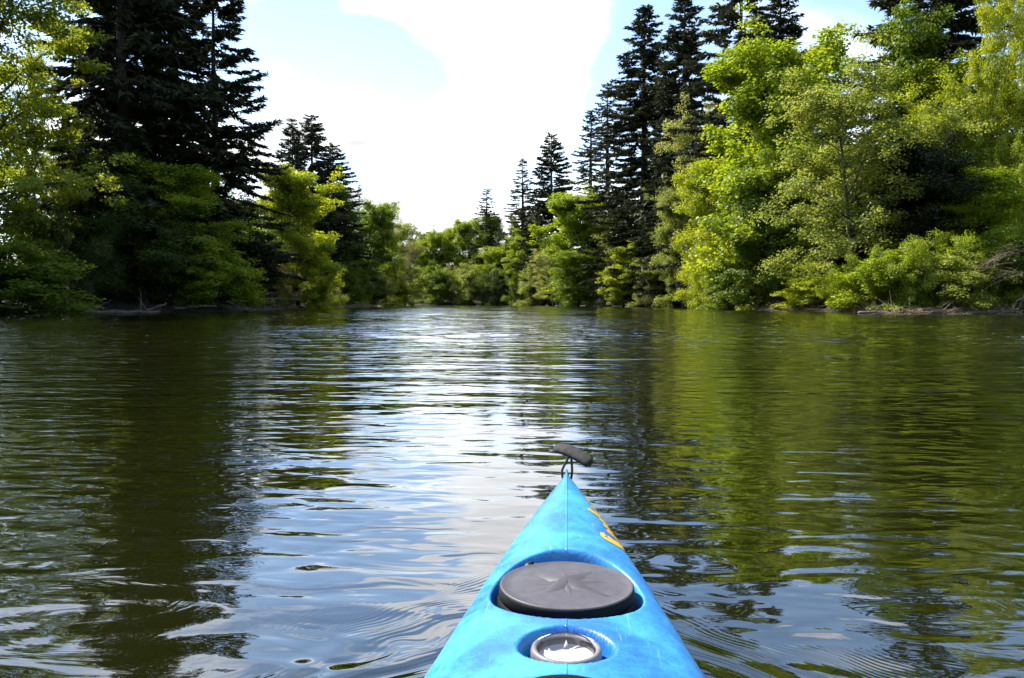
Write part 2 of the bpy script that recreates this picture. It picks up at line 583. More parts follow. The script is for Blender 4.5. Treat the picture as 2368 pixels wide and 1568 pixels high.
def river_sd(px, py):
    """signed distance to the river outline, negative on the water"""
    p = np.stack([px, py], -1)
    best = np.full(px.shape, 1e9)
    inside = np.zeros(px.shape, bool)
    n = len(RIVER)
    for i in range(n):
        a, b = RIVER[i], RIVER[(i + 1) % n]
        e = b - a
        w = p - a
        t = np.clip((w @ e) / (e @ e), 0, 1)
        best = np.minimum(best, np.linalg.norm(w - t[..., None] * e, axis=-1))
        c = ((a[1] > py) != (b[1] > py)) & (px < (b[0] - a[0]) * (py - a[1]) / (b[1] - a[1] + 1e-12) + a[0])
        inside ^= c
    return np.where(inside, -best, best)


def ground_h(px, py):
    px, py = np.asarray(px, float), np.asarray(py, float)
    s = river_sd(px, py) - 1.6
    out_ = np.maximum(s, 0)
    z = np.where(s < 0, np.maximum(-1.6, s * .35), 0.35 * (1 - np.exp(-out_ / .8)) + 0.10 * np.minimum(out_, 45) + 0.01 * np.minimum(np.maximum(out_ - 45, 0), 600))
    wob = .12 * np.sin(px * .9 + 1.3 * np.sin(py * .31)) * np.cos(py * .7 + px * .13) + .25 * np.sin(px * .17) * np.sin(py * .13)
    return z + wob * np.clip(s / 4, 0, 1) - 0.04


def axis(lo, hi, step, far):
    core = np.arange(lo, hi + .01, step)
    g = np.geomspace(6, far, 14)
    return np.concatenate([lo - g[::-1], core, hi + g])


gx, gy = axis(-70, 70, 1.4, 2500), axis(-40, 260, 2.0, 2500)
GX, GY = np.meshgrid(gx, gy, indexing='ij')
GZ = ground_h(GX, GY)
ni, nj = GX.shape
ii, jj = np.meshgrid(np.arange(ni - 1), np.arange(nj - 1), indexing='ij')
gq = np.stack([ii * nj + jj, (ii + 1) * nj + jj, (ii + 1) * nj + jj + 1, ii * nj + jj + 1], -1).reshape(-1, 4)
ground = link('ground', new_mesh('ground', np.stack([GX, GY, GZ], -1).reshape(-1, 3), gq, M['soil'], True))
tag(ground, 'dark leaf-strewn soil of the wooded river banks', kind='structure')

def water_mesh():
    """one sheet with real wavelets on the open reach ahead; flat behind the kayak"""
    xs = np.concatenate([np.linspace(-175, -50, 12)[:-1], np.arange(-50, 56, .55), np.linspace(56, 75, 4)[1:]])
    ys = [3.0]
    while ys[-1] < 186:
        ys.append(ys[-1] + min(.22, max(.06, ys[-1] * .02)))
    ys = np.concatenate([np.linspace(-175, 3, 14)[:-1], np.array(ys), np.linspace(190, 225, 5)])
    X_, Y_ = np.meshgrid(xs, ys, indexing='ij')
    rng = np.random.default_rng(5)
    Z_ = np.zeros_like(X_)
    for k in range(44):
        lam = math.exp(rng.uniform(math.log(.55), math.log(1.8)))
        a = rng.normal(0, .42)
        kx, ky = math.sin(a) * 2 * math.pi / lam, math.cos(a) * 2 * math.pi / lam
        Z_ += .0022 * lam ** .9 * np.sin(kx * X_ + ky * Y_ + rng.random() * 6.28 + .8 * np.sin(X_ * .11 * rng.random() + Y_ * .05 * rng.random() + k))
    amp = sstep(Y_, 4, 20) * (1 - sstep(np.abs(X_ - 2), 44, 49)) * (1 - sstep(Y_, 182, 186))
    patch = .75 + .45 * np.sin(X_ * .13 + 1.2 * np.sin(Y_ * .05)) * np.sin(Y_ * .09 + .7)
    Z_ *= amp * patch
    n, m = X_.shape
    i, j = np.meshgrid(np.arange(n - 1), np.arange(m - 1), indexing='ij')
    q = np.stack([i * m + j, (i + 1) * m + j, (i + 1) * m + j + 1, i * m + j + 1], -1).reshape(-1, 4)
    return new_mesh('water', np.stack([X_, Y_, Z_], -1).reshape(-1, 3), q, M['water'], True)


water = link('water', water_mesh())
water.rotation_euler = (0, 0, -HEAD)
tag(water, 'rippled olive river water mirroring sky and trees', kind='structure')


# ------------------------------------------------------------------ plants: generators
def unit(v):
    return v / (np.linalg.norm(v, axis=-1, keepdims=True) + 1e-9)


def leaf_quads(c, nrm, tan, ln, wd):
    """diamond leaves, one quad each"""
    nrm = unit(nrm)
    t = unit(tan - nrm * np.sum(tan * nrm, -1, keepdims=True))
    b = np.cross(nrm, t)
    ln = np.broadcast_to(ln, (len(c),))[:, None]
    wd = np.broadcast_to(wd, (len(c),))[:, None]
    v = np.stack([c - t * ln * .5, c + b * wd * .5 - t * ln * .08, c + t * ln * .5, c - b * wd * .5 - t * ln * .08], 1).reshape(-1, 3)
    q = np.arange(len(c) * 4).reshape(-1, 4)
    return v, q


def curve_pts(p0, d, length, bend, n, rng, wob=.06):
    """polyline from p0 along d, bending by the vector bend"""
    p = [np.array(p0, float)]
    d = np.array(d, float)
    for k in range(n):
        d = d + np.asarray(bend) / n + rng.normal(0, wob, 3)
        d /= np.linalg.norm(d)
        p.append(p[-1] + d * length / n)
    return np.array(p)


def broadleaf(seed, H, RAD, trunk_h, nleaf, leaf, clump, flat=.6, droop=0.0, prof=None, nl=26, nsub=7, lean=(0, 0), stems=1, trunk_r=.22, gaps=.0, bark='bark_dark', up=.3, aspect=.7):
    """returns crown mesh and trunk mesh of a tree about H tall and RAD in radius"""
    rng = np.random.default_rng(seed)
    wood = Geo()
    prof = prof or (lambda t: math.sin(math.pi * min(1, max(0, .12 + .86 * t))) ** .7)
    centres, outw, rads = [], [], []
    lean = np.array((lean[0], lean[1], 0.0))
    for s in range(stems):
        base = np.array((0, 0, -.3)) if stems == 1 else np.array((rng.normal(0, RAD * .12), rng.normal(0, RAD * .12), -.3))
        sp = np.zeros(3) if stems == 1 else np.array((rng.normal(0, .22), rng.normal(0, .22), 0))
        tr = curve_pts(base, unit(np.array((0, 0, 1.0)) + lean * .5 + sp), H * .9, lean * .6 + sp, 9, rng, .05)
        tr_r = np.linspace(trunk_r, .03, len(tr)) * (1 if stems == 1 else .6)
        tr_r[0] *= 1.35
        wood.tube(tr, tr_r, 7, False)
        nlim = max(3, nl // stems)
        for k in range(nlim):
            t = (k + rng.random()) / nlim
            zt = trunk_h + (1 - trunk_h) * t
            f = min(.99, zt / .95) * (len(tr) - 1)
            i0 = min(int(f), len(tr) - 2)
            p0 = tr[i0] + (tr[i0 + 1] - tr[i0]) * (f - i0)
            az = k * 2.39996 + rng.normal(0, .35) + s
            el = R(12 + 50 * t + rng.normal(0, 9))
            ln = RAD * prof(t) * rng.uniform(.72, 1.12) / max(.5, math.cos(el)) * .92
            ln = min(ln, RAD * 1.25)
            d = np.array((math.cos(az) * math.cos(el), math.sin(az) * math.cos(el), math.sin(el)))
            lp = curve_pts(p0, d, ln, (0, 0, .25 - droop), 6, rng, .09)
            r0 = max(.02, tr_r[i0] * .5)
            wood.tube(lp, np.linspace(r0, .012, len(lp)), 5, False)
            for j in range(nsub):
                ft = rng.uniform(.25, 1.0) * 5.99
                a0 = int(ft)
                q0 = lp[a0] + (lp[min(a0 + 1, 6)] - lp[a0]) * (ft - a0)
                sd_ = unit(d * .5 + rng.normal(0, .75, 3) + np.array((0, 0, .15 - droop)))
                sl = ln * rng.uniform(.18, .42)
                spn = curve_pts(q0, sd_, sl, (0, 0, .1 - droop * 1.6), 3, rng, .15)
                wood.tube(spn, np.linspace(r0 * .35, .006, 4), 3, False)
                for e in (1, 2, 3):
                    if rng.random() < gaps:
                        continue
                    centres.append(spn[e] + rng.normal(0, clump * .25, 3))
                    outw.append(unit(spn[e] - tr[i0]))
                    rads.append(clump * rng.uniform(.65, 1.25))
            if rng.random() > gaps:
                centres.append(lp[-1]); outw.append(d); rads.append(clump)
        centres.append(tr[-1]); outw.append(np.array((0, 0, 1.0))); rads.append(clump)
    centres, outw, rads = np.array(centres), np.array(outw), np.array(rads)
    keep = centres[:, 2] > .15
    centres, outw, rads = centres[keep], outw[keep], rads[keep]
    idx = rng.choice(len(centres), nleaf, p=rads ** 2 / np.sum(rads ** 2))
    off = unit(rng.normal(0, 1, (nleaf, 3))) * (rng.random(nleaf) ** .45)[:, None]
    off[:, 2] *= flat
    pos = centres[idx] + off * rads[idx][:, None]
    pos[:, 2] -= droop * 1.4 * rads[idx] * rng.random(nleaf)
    pos[:, 2] = np.maximum(pos[:, 2], .06 + .1 * rng.random(nleaf))
    nrm = unit(off * .6 + outw[idx] * .45 + np.array((0, 0, up)) + rng.normal(0, .5, (nleaf, 3)))
    tan = unit(outw[idx] + rng.normal(0, .8, (nleaf, 3)) + np.array((0, 0, -.3 - droop)))
    ln = leaf * rng.uniform(.7, 1.3, nleaf)
    v, q = leaf_quads(pos, nrm, tan, ln, ln * aspect)
    cl_t = rng.random(len(centres))
    tint = np.clip(.5 * cl_t[idx] + .5 * rng.random(nleaf), 0, 1)
    return new_mesh('crown', v, q, M['leaf'], False, tint), wood.mesh('trunk', M[bark], True)


def conifer(seed, H, RAD, bare, whorl, spray=.52, droop=.45, gap=.08, power=.62, twig_step=.2, irregular=.3, dens=2):
    rng = np.random.default_rng(seed)
    wood = Geo()
    tr = np.stack([rng.normal(0, .04, 12).cumsum() * .5, rng.normal(0, .04, 12).cumsum() * .5, np.linspace(-.4, H, 12)], 1)
    tr[0, :2] = 0
    wood.tube(tr, np.linspace(.011 * H + .06, .02, 12), 8, False)
    C, Nn, T, LN, TI = [], [], [], [], []
    nbr = int(6.2 * H * (1 - bare) / whorl)
    hs = np.sort(rng.random(nbr) ** .92) * H * (1 - bare) + bare * H
    # a few levels where the branches run long and a few where they are broken or thin
    lv = 1 + irregular * np.interp(np.arange(0, H + 1, .1), np.arange(0, H + 2, .9), rng.uniform(-1, .45, len(np.arange(0, H + 2, .9))))
    for k, z in enumerate(hs):
        if rng.random() < gap:
            continue
        t = (z - bare * H) / (H * (1 - bare))
        ln = RAD * max(.02, (1 - t)) ** power * rng.uniform(.95 - irregular * 1.1, 1.12) * (.6 + .4 * lv[min(int(z * 10), len(lv) - 1)]) + .25
        if t < .12:
            ln *= .55 + .45 * t / .12
        az = k * 2.39996 + rng.normal(0, .5)
        el = R(-12 + 44 * t ** 1.3 + rng.normal(0, 14))
        d = np.array((math.cos(az) * math.cos(el), math.sin(az) * math.cos(el), math.sin(el)))
        zz = min(z, H - .1)
        p0 = np.array((np.interp(zz, tr[:, 2], tr[:, 0]), np.interp(zz, tr[:, 2], tr[:, 1]), zz))
        nseg = 5
        bp = [p0]
        dd = d.copy()
        for s in range(nseg):
            bend = (-.11 if s < 3 else .14) * droop * 2
            dd = unit(dd + np.array((0, 0, bend)) + rng.normal(0, .06, 3))
            bp.append(bp[-1] + dd * ln / nseg)
        bp = np.array(bp)
        wood.tube(bp, np.linspace(.012 + .010 * ln, .006, nseg + 1), 3, False)
        m = max(3, int(ln / twig_step)) * 2 * dens
        f = rng.random(m) * .9 + .1
        f = f[(f > .2) | (ln < 1.5)]
        m = len(f)
        ft = np.minimum(f, .999) * nseg
        i0 = ft.astype(int)
        q = bp[i0] + (bp[i0 + 1] - bp[i0]) * (ft - i0)[:, None]
        bd = unit(bp[i0 + 1] - bp[i0])
        side = unit(np.cross(bd, np.array((0, 0, 1.0)))) * rng.choice((-1, 1), m)[:, None]
        tl = spray * (.4 + .7 * np.sin(np.pi * np.minimum(1, .25 + .75 * (1 - f)))) * min(1.0, .45 + ln * .22) * rng.uniform(.5, 1.25, m)
        td = unit(bd * rng.uniform(.3, .95, (m, 1)) + side * rng.uniform(.2, 1.0, (m, 1)) + np.array((0, 0, -1.0)) * droop * rng.uniform(.0, 2.2, (m, 1)))
        C.append(q + td * (tl * .48)[:, None])
        T.append(td)
        Nn.append(unit(np.array((0, 0, .5)) + rng.normal(0, .7, (m, 3))))
        LN.append(tl)
        TI.append(np.clip(rng.random(m) * .6 + rng.random() * .4, 0, 1))
    C, T, Nn, LN, TI = [list(np.concatenate(a)) for a in (C, T, Nn, LN, TI)]
    # leader
    for k in range(10):
        C.append(np.array((tr[-1][0], tr[-1][1], H - .1 * k))); T.append(unit(np.array((rng.normal(0, .4), rng.normal(0, .4), .8))))
        Nn.append(rng.normal(0, 1, 3)); LN.append(.32); TI.append(rng.random())
    C, Nn, T, LN = np.array(C), np.array(Nn), np.array(T), np.array(LN)
    v, q = leaf_quads(C, Nn, T, LN, .06 + LN * .17)
    return new_mesh('crown', v, q, M['needle'], False, np.array(TI)), wood.mesh('trunk', M['bark_dark'], True)


# one pair of meshes for each kind; H0 and R0 are the size it is grown at
KIND = {}


def kind(name, H, RAD, fn, *a, **k):
    pair = fn(*a[:1], H, RAD, *a[1:], **k)
    co = np.empty(len(pair[0].vertices) * 3, dtype=np.float32)
    pair[0].vertices.foreach_get('co', co)
    co = co.reshape(-1, 3)
    r = np.hypot(co[:, 0], co[:, 1])
    KIND[name] = (pair, float(np.percentile(co[:, 2], 99.9 if fn is conifer else 99.0)), float(np.percentile(r, 90 if fn is conifer else 82)))


low = lambda t: (.55 + .45 * math.sin(math.pi * min(1, .35 + .6 * t))) * (1 - max(0, t - .75) * 1.6)
dome = lambda t: math.sqrt(max(.04, 1 - (t * .93) ** 2))
tall = lambda t: (.45 + .55 * math.sin(math.pi * (.1 + .75 * t)))
kind('maple_a', 18, 5.6, broadleaf, 11, .12, 84000, .21, .80, flat=.72, prof=low, nl=38, nsub=8, up=.34, aspect=.85)
kind('maple_b', 15, 4.6, broadleaf, 12, .14, 56000, .20, .75, flat=.72, prof=low, nl=32, nsub=7, up=.34, aspect=.85, gaps=.12)
kind('maple_c', 15, 4.6, broadleaf, 13, .08, 56000, .20, .72, flat=.72, prof=low, nl=32, nsub=8, up=.32, aspect=.85)
kind('alder_a', 16, 4.0, broadleaf, 21, .06, 58000, .165, .70, flat=.8, prof=low, nl=36, nsub=8, droop=.12)
kind('alder_b', 15, 3.8, broadleaf, 22, .06, 50000, .165, .65, flat=.8, prof=low, nl=34, nsub=8, droop=.18, gaps=.1)
kind('wispy_a', 16, 4.2, broadleaf, 31, .12, 42000, .15, .60, flat=.8, prof=tall, nl=30, nsub=9, gaps=.22, bark='bark_brown', up=.3)
kind('wispy_b', 15, 4.8, broadleaf, 32, .10, 44000, .15, .58, flat=.8, prof=low, nl=30, nsub=9, droop=.2, gaps=.18, bark='bark_grey', up=.3, lean=(-.35, -.1))
kind('leaning', 14, 4.0, broadleaf, 33, .42, 12000, .19, .7, flat=.8, prof=tall, nl=20, nsub=7, gaps=.35, lean=(.75, 0), bark='bark_dark', up=.3, trunk_r=.26)
kind('slender', 24, 5.4, broadleaf, 34, .12, 90000, .19, .80, flat=.55, prof=low, nl=46, nsub=8, stems=2, gaps=.08, bark='bark_grey', trunk_r=.2, up=.35)
kind('overhang', 20, 7.5, broadleaf, 35, .20, 84000, .19, .85, flat=.5, prof=low, nl=32, nsub=9, gaps=.2, droop=.15, trunk_r=.3, up=.32, aspect=.8)
kind('high_crown', 13, 4.2, broadleaf, 36, .45, 50000, .17, .8, flat=.8, prof=dome, nl=30, nsub=8, up=.32)
kind('bush_a', 5.5, 2.9, broadleaf, 41, .02, 30000, .13, .50, flat=.8, prof=dome, nl=34, nsub=7, stems=5, droop=.22, trunk_r=.07, up=.32)
kind('bush_b', 5.0, 2.7, broadleaf, 42, .02, 28000, .14, .50, flat=.7, prof=dome, nl=32, nsub=7, stems=4, droop=.1, trunk_r=.06, up=.32, gaps=.1, aspect=.85)
kind('bush_c', 6.0, 2.8, broadleaf, 43, .03, 28000, .12, .45, flat=.9, prof=low, nl=32, nsub=8, stems=6, droop=.3, trunk_r=.06, up=.3, gaps=.15, bark='bark_grey', aspect=.55)
kind('fir_a', 32, 6.0, conifer, 51, .05, .60, spray=.58, droop=.45, gap=.05, twig_step=.21, dens=5)
kind('fir_b', 34, 5.2, conifer, 52, .04, .38, spray=.56, droop=.5, gap=.06, twig_step=.21, dens=5, irregular=.4)
kind('fir_c', 26, 4.4, conifer, 53, .04, .38, spray=.52, droop=.4, gap=.05, irregular=.3, twig_step=.2, dens=5)
kind('spire_a', 34, 3.4, conifer, 54, .08, .60, spray=.52, droop=.6, gap=.15, irregular=.6, power=.55, twig_step=.22, dens=5)
kind('spire_b', 30, 3.2, conifer, 55, .06, .68, spray=.52, droop=.55, gap=.12, irregular=.5, power=.6, twig_step=.22, dens=5)


def px_x(x, D):
    return (x - 1183.5) / 1805.0 * D


def px_z(y, D):
    return CAM_H + (698 - y) / 1805.0 * D


def plant(name, kd, x, D, top, rad_px, colour, label, cat, group, rz=0.0, bark=None):
    """x, top and rad_px were read off the photograph; D is the distance in metres"""
    (crown, trunk), H0, R0 = KIND[kd]
    X = px_x(x, D)
    zb = float(ground_h(np.array([X]), np.array([D]))[0])
    zb = max(zb, -.15)
    H = px_z(top, D) - zb
    rd = rad_px / 1805.0 * D
    e = empty(name, (X, D, zb), rz)
    e.scale = (rd / R0, rd / R0, H / H0)
    tag(e, label, cat, group)
    c = link('crown', crown, e)
    c.color = (*colour, 1)
    t = link('trunk', trunk, e)
    return e


# leaf colours
YG = (.245, .290, .016)      # young yellow green
BG = (.180, .240, .012)      # bright green
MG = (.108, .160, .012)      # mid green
DG = (.044, .070, .010)      # dark green, kept low to carry shade on the left bank plants
OL = (.180, .215, .032)      # olive
PO = (.230, .250, .055)      # pale olive
BO = (.120, .108, .034)      # brownish olive
HOLLY = (.014, .021, .006)
FIR = (.036, .042, .019)
FIR2 = (.046, .051, .026)

CON_L, CON_R = 'conifers on the left bank', 'conifers on the right bank'
BL_L, BL_R, BL_F = 'leafy trees on the left bank', 'leafy trees on the right bank', 'leafy trees at the far bend'
SH_L, SH_R = 'bushes along the left bank', 'bushes along the right bank'

CONIFERS = [
    ('fir_a', 296, 62, -400, 180, FIR, 'huge near-black fir with long drooping left branches, cut off by the top edge, left bank', CON_L, .3),
    ('fir_b', 356, 67, -300, 150, FIR, 'tall dark fir just right of the huge near-black fir on the left bank', CON_L, 1.7),
    ('fir_a', 503, 71, -70, 138, FIR, 'dark fir with open sky showing between its right-hand branches, left bank', CON_L, 4.0),
    ('fir_c', 680, 106, 283, 52, FIR2, 'left one of two pointed firs rising behind the yellow-green maple', CON_L, .5),
    ('fir_c', 726, 110, 274, 78, FIR2, 'taller right one of two pointed firs behind the yellow-green maple', CON_L, 2.4),
    ('fir_c', 775, 114, 340, 72, FIR, 'shorter blunt fir sloping down to the right behind the yellow-green maple', CON_L, 3.6),
    ('spire_b', 833, 150, 430, 17, FIR2, 'tiny thin fir tip above the left bank trees near the sky gap', CON_L, 0),
    ('spire_b', 1125, 190, 440, 42, FIR2, 'lone small spire fir nearest the middle of the far bend', CON_R, 1.0),
    ('spire_b', 1208, 180, 372, 46, FIR2, 'thin ragged fir second from the middle on the right bank', CON_R, 2.0),
    ('fir_c', 1275, 166, 316, 66, FIR, 'dense pointed fir third from the middle on the right bank', CON_R, 3.0),
    ('spire_a', 1362, 150, 263, 50, FIR2, 'sparse spire fir, the shorter of a close pair, right bank', CON_R, .4),
    ('spire_a', 1402, 143, 202, 54, FIR2, 'sparse spire fir, the taller of a close pair, right bank', CON_R, 2.2),
    ('fir_b', 1486, 126, 32, 104, FIR, 'broad dark fir whose whole tip shows just below the top edge, right bank', CON_R, 1.2),
    ('fir_b', 1575, 113, -10, 92, FIR, 'slim dark fir with its tip touching the top edge, right bank', CON_R, 3.4),
    ('fir_a', 1703, 97, -130, 135, FIR2, 'tall fir with a visible grey trunk behind the pale olive tree', CON_R, 5.0),
    ('fir_b', 1793, 101, -40, 100, FIR, 'dense fir directly behind the top of the big bright maple', CON_R, 2.6),
    ('fir_a', 2140, 80, -300, 165, FIR, 'dark fir reaching out of the top edge behind the bright right-hand trees', CON_R, 1.0),
]
for (kd, x, D, top, rp, colr, lab, grp, rz) in CONIFERS:
    plant('fir_tree', kd, x, D, top, rp, colr, lab, 'conifer', grp, rz)

TREES = [
    # left bank
    ('overhang', -60, 49, -190, 235, (.165, .205, .016), 'leafy tree at the left edge with a branch arching in under the top corner', BL_L, .2),
    ('slender', 75, 57, 130, 105, (.19, .235, .014), 'backlit yellow-green tree filling the gap left of the huge fir', BL_L, 1.0),
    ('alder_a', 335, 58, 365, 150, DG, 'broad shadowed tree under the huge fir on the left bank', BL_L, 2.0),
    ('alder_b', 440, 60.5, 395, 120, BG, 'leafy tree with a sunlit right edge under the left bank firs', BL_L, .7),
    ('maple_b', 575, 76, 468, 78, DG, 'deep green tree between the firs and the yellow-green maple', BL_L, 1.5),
    ('maple_a', 690, 88, 402, 88, YG, 'yellow-green maple with a dark forked trunk on the left bank', BL_L, 2.6),
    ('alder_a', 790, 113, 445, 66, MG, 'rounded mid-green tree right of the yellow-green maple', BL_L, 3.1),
    ('maple_c', 832, 124, 475, 60, MG, 'low dark-green tree in front of the tiny thin fir tip', BL_L, .3),
    ('alder_b', 862, 136, 478, 52, BG, 'light green tree with a ragged top, second from the sky gap, left bank', BL_L, 4.4),
    ('wispy_a', 905, 143, 488, 42, PO, 'wispy pale tree ending the left bank against the sky gap', BL_L, .9),
    ('leaning', 918, 150, 560, 40, BO, 'bare-limbed tree leaning right over the water at the far bend', BL_L, .2),
    ('alder_b', 935, 172, 522, 42, OL, 'dull green tree closing the left bank beside the far bend', BL_L, 2.2),
    # far bend
    ('maple_c', 958, 216, 541, 34, MG, 'dark round treetop poking up leftmost at the far bend', BL_F, 1.0),
    ('alder_a', 990, 204, 560, 40, BG, 'green tree right of the leaning tree at the far bend', BL_F, 2.0),
    ('maple_b', 1025, 206, 541, 42, BG, 'middle tree of the far bend with a rounded light crown', BL_F, 3.0),
    ('alder_b', 1060, 208, 530, 38, YG, 'lighter yellowish tree at the far bend left of the lone spire fir', BL_F, .4),
    ('maple_a', 1097, 201, 513, 42, BG, 'full green tree touching the lone spire fir on its left', BL_F, 1.4),
    ('alder_a', 1152, 190, 503, 42, MG, 'green tree between the lone spire fir and the thin ragged fir', BL_F, 2.4),
    # right bank
    ('maple_c', 1190, 180, 498, 42, MG, 'mid-green tree in front of the thin ragged fir', BL_R, .6),
    ('alder_b', 1163, 183, 575, 44, BG, 'pale lower tree below the gap beside the thin ragged fir', BL_R, 1.6),
    ('maple_b', 1232, 173, 552, 46, BG, 'bright tree left of the dense pointed fir', BL_R, 2.2),
    ('alder_a', 1300, 160, 548, 46, MG, 'shadowed tree at the foot of the dense pointed fir', BL_R, 3.3),
    ('wispy_b', 1280, 155, 580, 42, PO, 'drooping grey-olive tree hanging to the water below the dense pointed fir', BL_R, .1),
    ('maple_a', 1368, 143, 452, 86, BG, 'broad bright green maple below the close pair of spire firs', BL_R, .9),
    ('alder_b', 1335, 137, 585, 52, MG, 'mid-green tree by the water below the broad bright maple', BL_R, 2.0),
    ('wispy_a', 1478, 127, 485, 68, OL, 'greyish olive tree with fine bare twigs right of the broad bright maple', BL_R, .4),
    ('alder_a', 1540, 119, 425, 62, OL, 'olive tree below the broad dark fir', BL_R, 1.1),
    ('wispy_b', 1520, 114, 560, 66, OL, 'brownish olive willow behind the grey post', BL_R, 2.8),
    ('maple_b', 1440, 121, 575, 50, YG, 'yellow-green tree hanging to the water left of the grey post', BL_R, 3.9),
    ('wispy_a', 1605, 105, 262, 62, PO, 'tall pale olive tree with a brown trunk before the firs', BL_R, 1.9),
    ('alder_b', 1580, 104, 450, 52, OL, 'shorter olive tree at the foot of the tall pale olive tree', BL_R, .5),
    ('alder_a', 1660, 89, 385, 72, YG, 'glowing yellow-green tree leaning on the big bright maple from the left', BL_R, 2.1),
    ('maple_a', 1842, 77, 92, 172, BG, 'biggest bright green maple on the right bank, towering in layered tiers', BL_R, .2),
    ('maple_c', 1750, 75, 370, 92, MG, 'leafy lower left shoulder tree of the biggest bright maple', BL_R, 1.2),
    ('wispy_b', 1985, 64, 188, 165, OL, 'olive tree with arching grey limbs right of the biggest bright maple', BL_R, .15),
    ('maple_b', 2090, 78, 70, 95, MG, 'mid-green tree in front of the out-of-frame right fir', BL_R, 3.0),
    ('high_crown', 2155, 62, 335, 112, HOLLY, 'near-black evergreen tree amid the bright leaves on the right bank', BL_R, .8),
    ('slender', 2255, 68, -130, 165, YG, 'tall yellow-green tree with thin grey stems by the right edge', BL_R, .3),
    ('slender', 2365, 64, 40, 120, BG, 'bright green tree cut by the right edge', BL_R, 2.0),
    ('slender', 2330, 73, -160, 150, YG, 'tallest yellow-green crown filling the top right corner', BL_R, 4.4),
    ('alder_b', 2190, 72, 150, 110, YG, 'sunny leafy tree just left of the thin grey stems', BL_R, 5.5),
    ('alder_a', 2290, 60, 400, 105, BG, 'leafy young tree above the bare arching branches', BL_R, 2.3),
    ('maple_c', 1935, 72, 360, 110, MG, 'shaded maple behind the arching grey limbs', BL_R, 2.9),
    ('wispy_a', 2095, 69, 215, 90, YG, 'light leafy tree between the olive tree and the thin grey stems', BL_R, 4.0),
]
for (kd, x, D, top, rp, colr, lab, grp, rz) in TREES:
    plant('maple_tree' if kd.startswith('maple') else 'leafy_tree', kd, x, D, top, rp, colr, lab, 'tree', grp, rz)

BUSHES = [
    ('bush_b', 35, 46.5, 555, 145, MG, 'dark green bush in the lower left corner of the bank', SH_L, .2),
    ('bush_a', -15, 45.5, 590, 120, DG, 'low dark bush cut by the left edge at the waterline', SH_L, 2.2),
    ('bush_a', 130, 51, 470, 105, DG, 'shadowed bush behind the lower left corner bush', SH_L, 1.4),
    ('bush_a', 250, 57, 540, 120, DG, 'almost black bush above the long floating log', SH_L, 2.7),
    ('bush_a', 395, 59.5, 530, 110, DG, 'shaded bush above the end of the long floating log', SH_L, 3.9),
    ('bush_b', 505, 60.5, 575, 82, BG, 'sunlit bush hanging over the water at the left bank point', SH_L, .9),
    ('bush_c', 615, 80, 585, 62, BO, 'brownish twiggy bush at the foot of the yellow-green maple', SH_L, 2.0),
    ('bush_b', 712, 88, 580, 52, YG, 'glowing low bush just right of the dark forked trunk', SH_L, 4.1),
    ('bush_c', 750, 95, 615, 52, OL, 'olive bush right of the glowing low bush', SH_L, .6),
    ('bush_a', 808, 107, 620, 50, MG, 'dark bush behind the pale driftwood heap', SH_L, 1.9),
    ('bush_c', 868, 124, 632, 46, OL, 'dull bush right of the pale driftwood heap', SH_L, 2.9),
    ('bush_b', 920, 142, 650, 34, BG, 'small lit bush at the base of the leaning tree', SH_L, .1),
    ('bush_a', 965, 192, 640, 34, OL, 'leftmost low bush along the far bend waterline', 'bushes along the far bend', 1.0),
    ('bush_b', 1010, 188, 622, 36, MG, 'second low bush along the far bend waterline', 'bushes along the far bend', 2.0),
    ('bush_a', 1055, 187, 615, 36, OL, 'middle low bush along the far bend waterline', 'bushes along the far bend', 3.0),
    ('bush_b', 1100, 184, 620, 36, OL, 'low bush below the lone spire fir', 'bushes along the far bend', .5),
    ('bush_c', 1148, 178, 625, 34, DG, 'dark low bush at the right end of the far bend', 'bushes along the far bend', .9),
    ('bush_a', 1195, 172, 628, 36, MG, 'low bush below the thin ragged fir', SH_R, .4),
    ('bush_b', 1240, 164, 620, 38, OL, 'low bush below the dense pointed fir', SH_R, 1.3),
    ('bush_a', 1330, 146, 640, 46, MG, 'low green bush left of the brown earth bank', SH_R, 2.2),
    ('bush_c', 1392, 134, 632, 50, OL, 'greyish bush on the brown earth bank', SH_R, 3.1),
    ('bush_b', 1455, 121, 628, 46, OL, 'olive bush left of the grey post', SH_R, 4.2),
    ('bush_c', 1535, 113, 620, 50, BO, 'brownish bush right behind the grey post', SH_R, 5.0),
    ('bush_a', 1625, 85, 560, 66, YG, 'yellow-green bush bulging over the water beside the planks', SH_R, .1),
    ('bush_b', 1690, 80, 610, 58, MG, 'darker green bush right of the yellow-green bush by the planks', SH_R, 1.1),
    ('bush_b', 1748, 77.5, 585, 62, YG, 'yellowish bush at the foot of the biggest bright maple, left side', SH_R, 2.4),
    ('bush_a', 1818, 75, 622, 66, BG, 'bright low bush under the biggest bright maple', SH_R, 3.3),
    ('bush_b', 1888, 66.5, 640, 62, YG, 'low lit bush left of the dark hollow trunk', SH_R, .3),
    ('bush_a', 1962, 59.5, 600, 80, BG, 'broad bush right of the dark hollow trunk', SH_R, 1.7),
    ('bush_b', 2040, 56, 590, 82, BG, 'bright bush below the arching olive limbs', SH_R, 2.9),
    ('bush_a', 2120, 54.5, 545, 86, BG, 'tall bright bush below the near-black evergreen tree', SH_R, 4.0),
    ('bush_b', 2200, 53.3, 590, 78, OL, 'olive-green bush left of the bare arching branches', SH_R, 5.2),
    ('bush_a', 2275, 54, 560, 80, BG, 'bush behind the bare arching branches', SH_R, .8),
    ('bush_b', 2355, 54, 540, 80, MG, 'bush in the right edge above the dark bank hollow', SH_R, 1.9),
]
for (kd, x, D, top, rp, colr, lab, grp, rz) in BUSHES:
    plant('bush', kd, x, D, top, rp, colr, lab, 'bush', grp, rz)


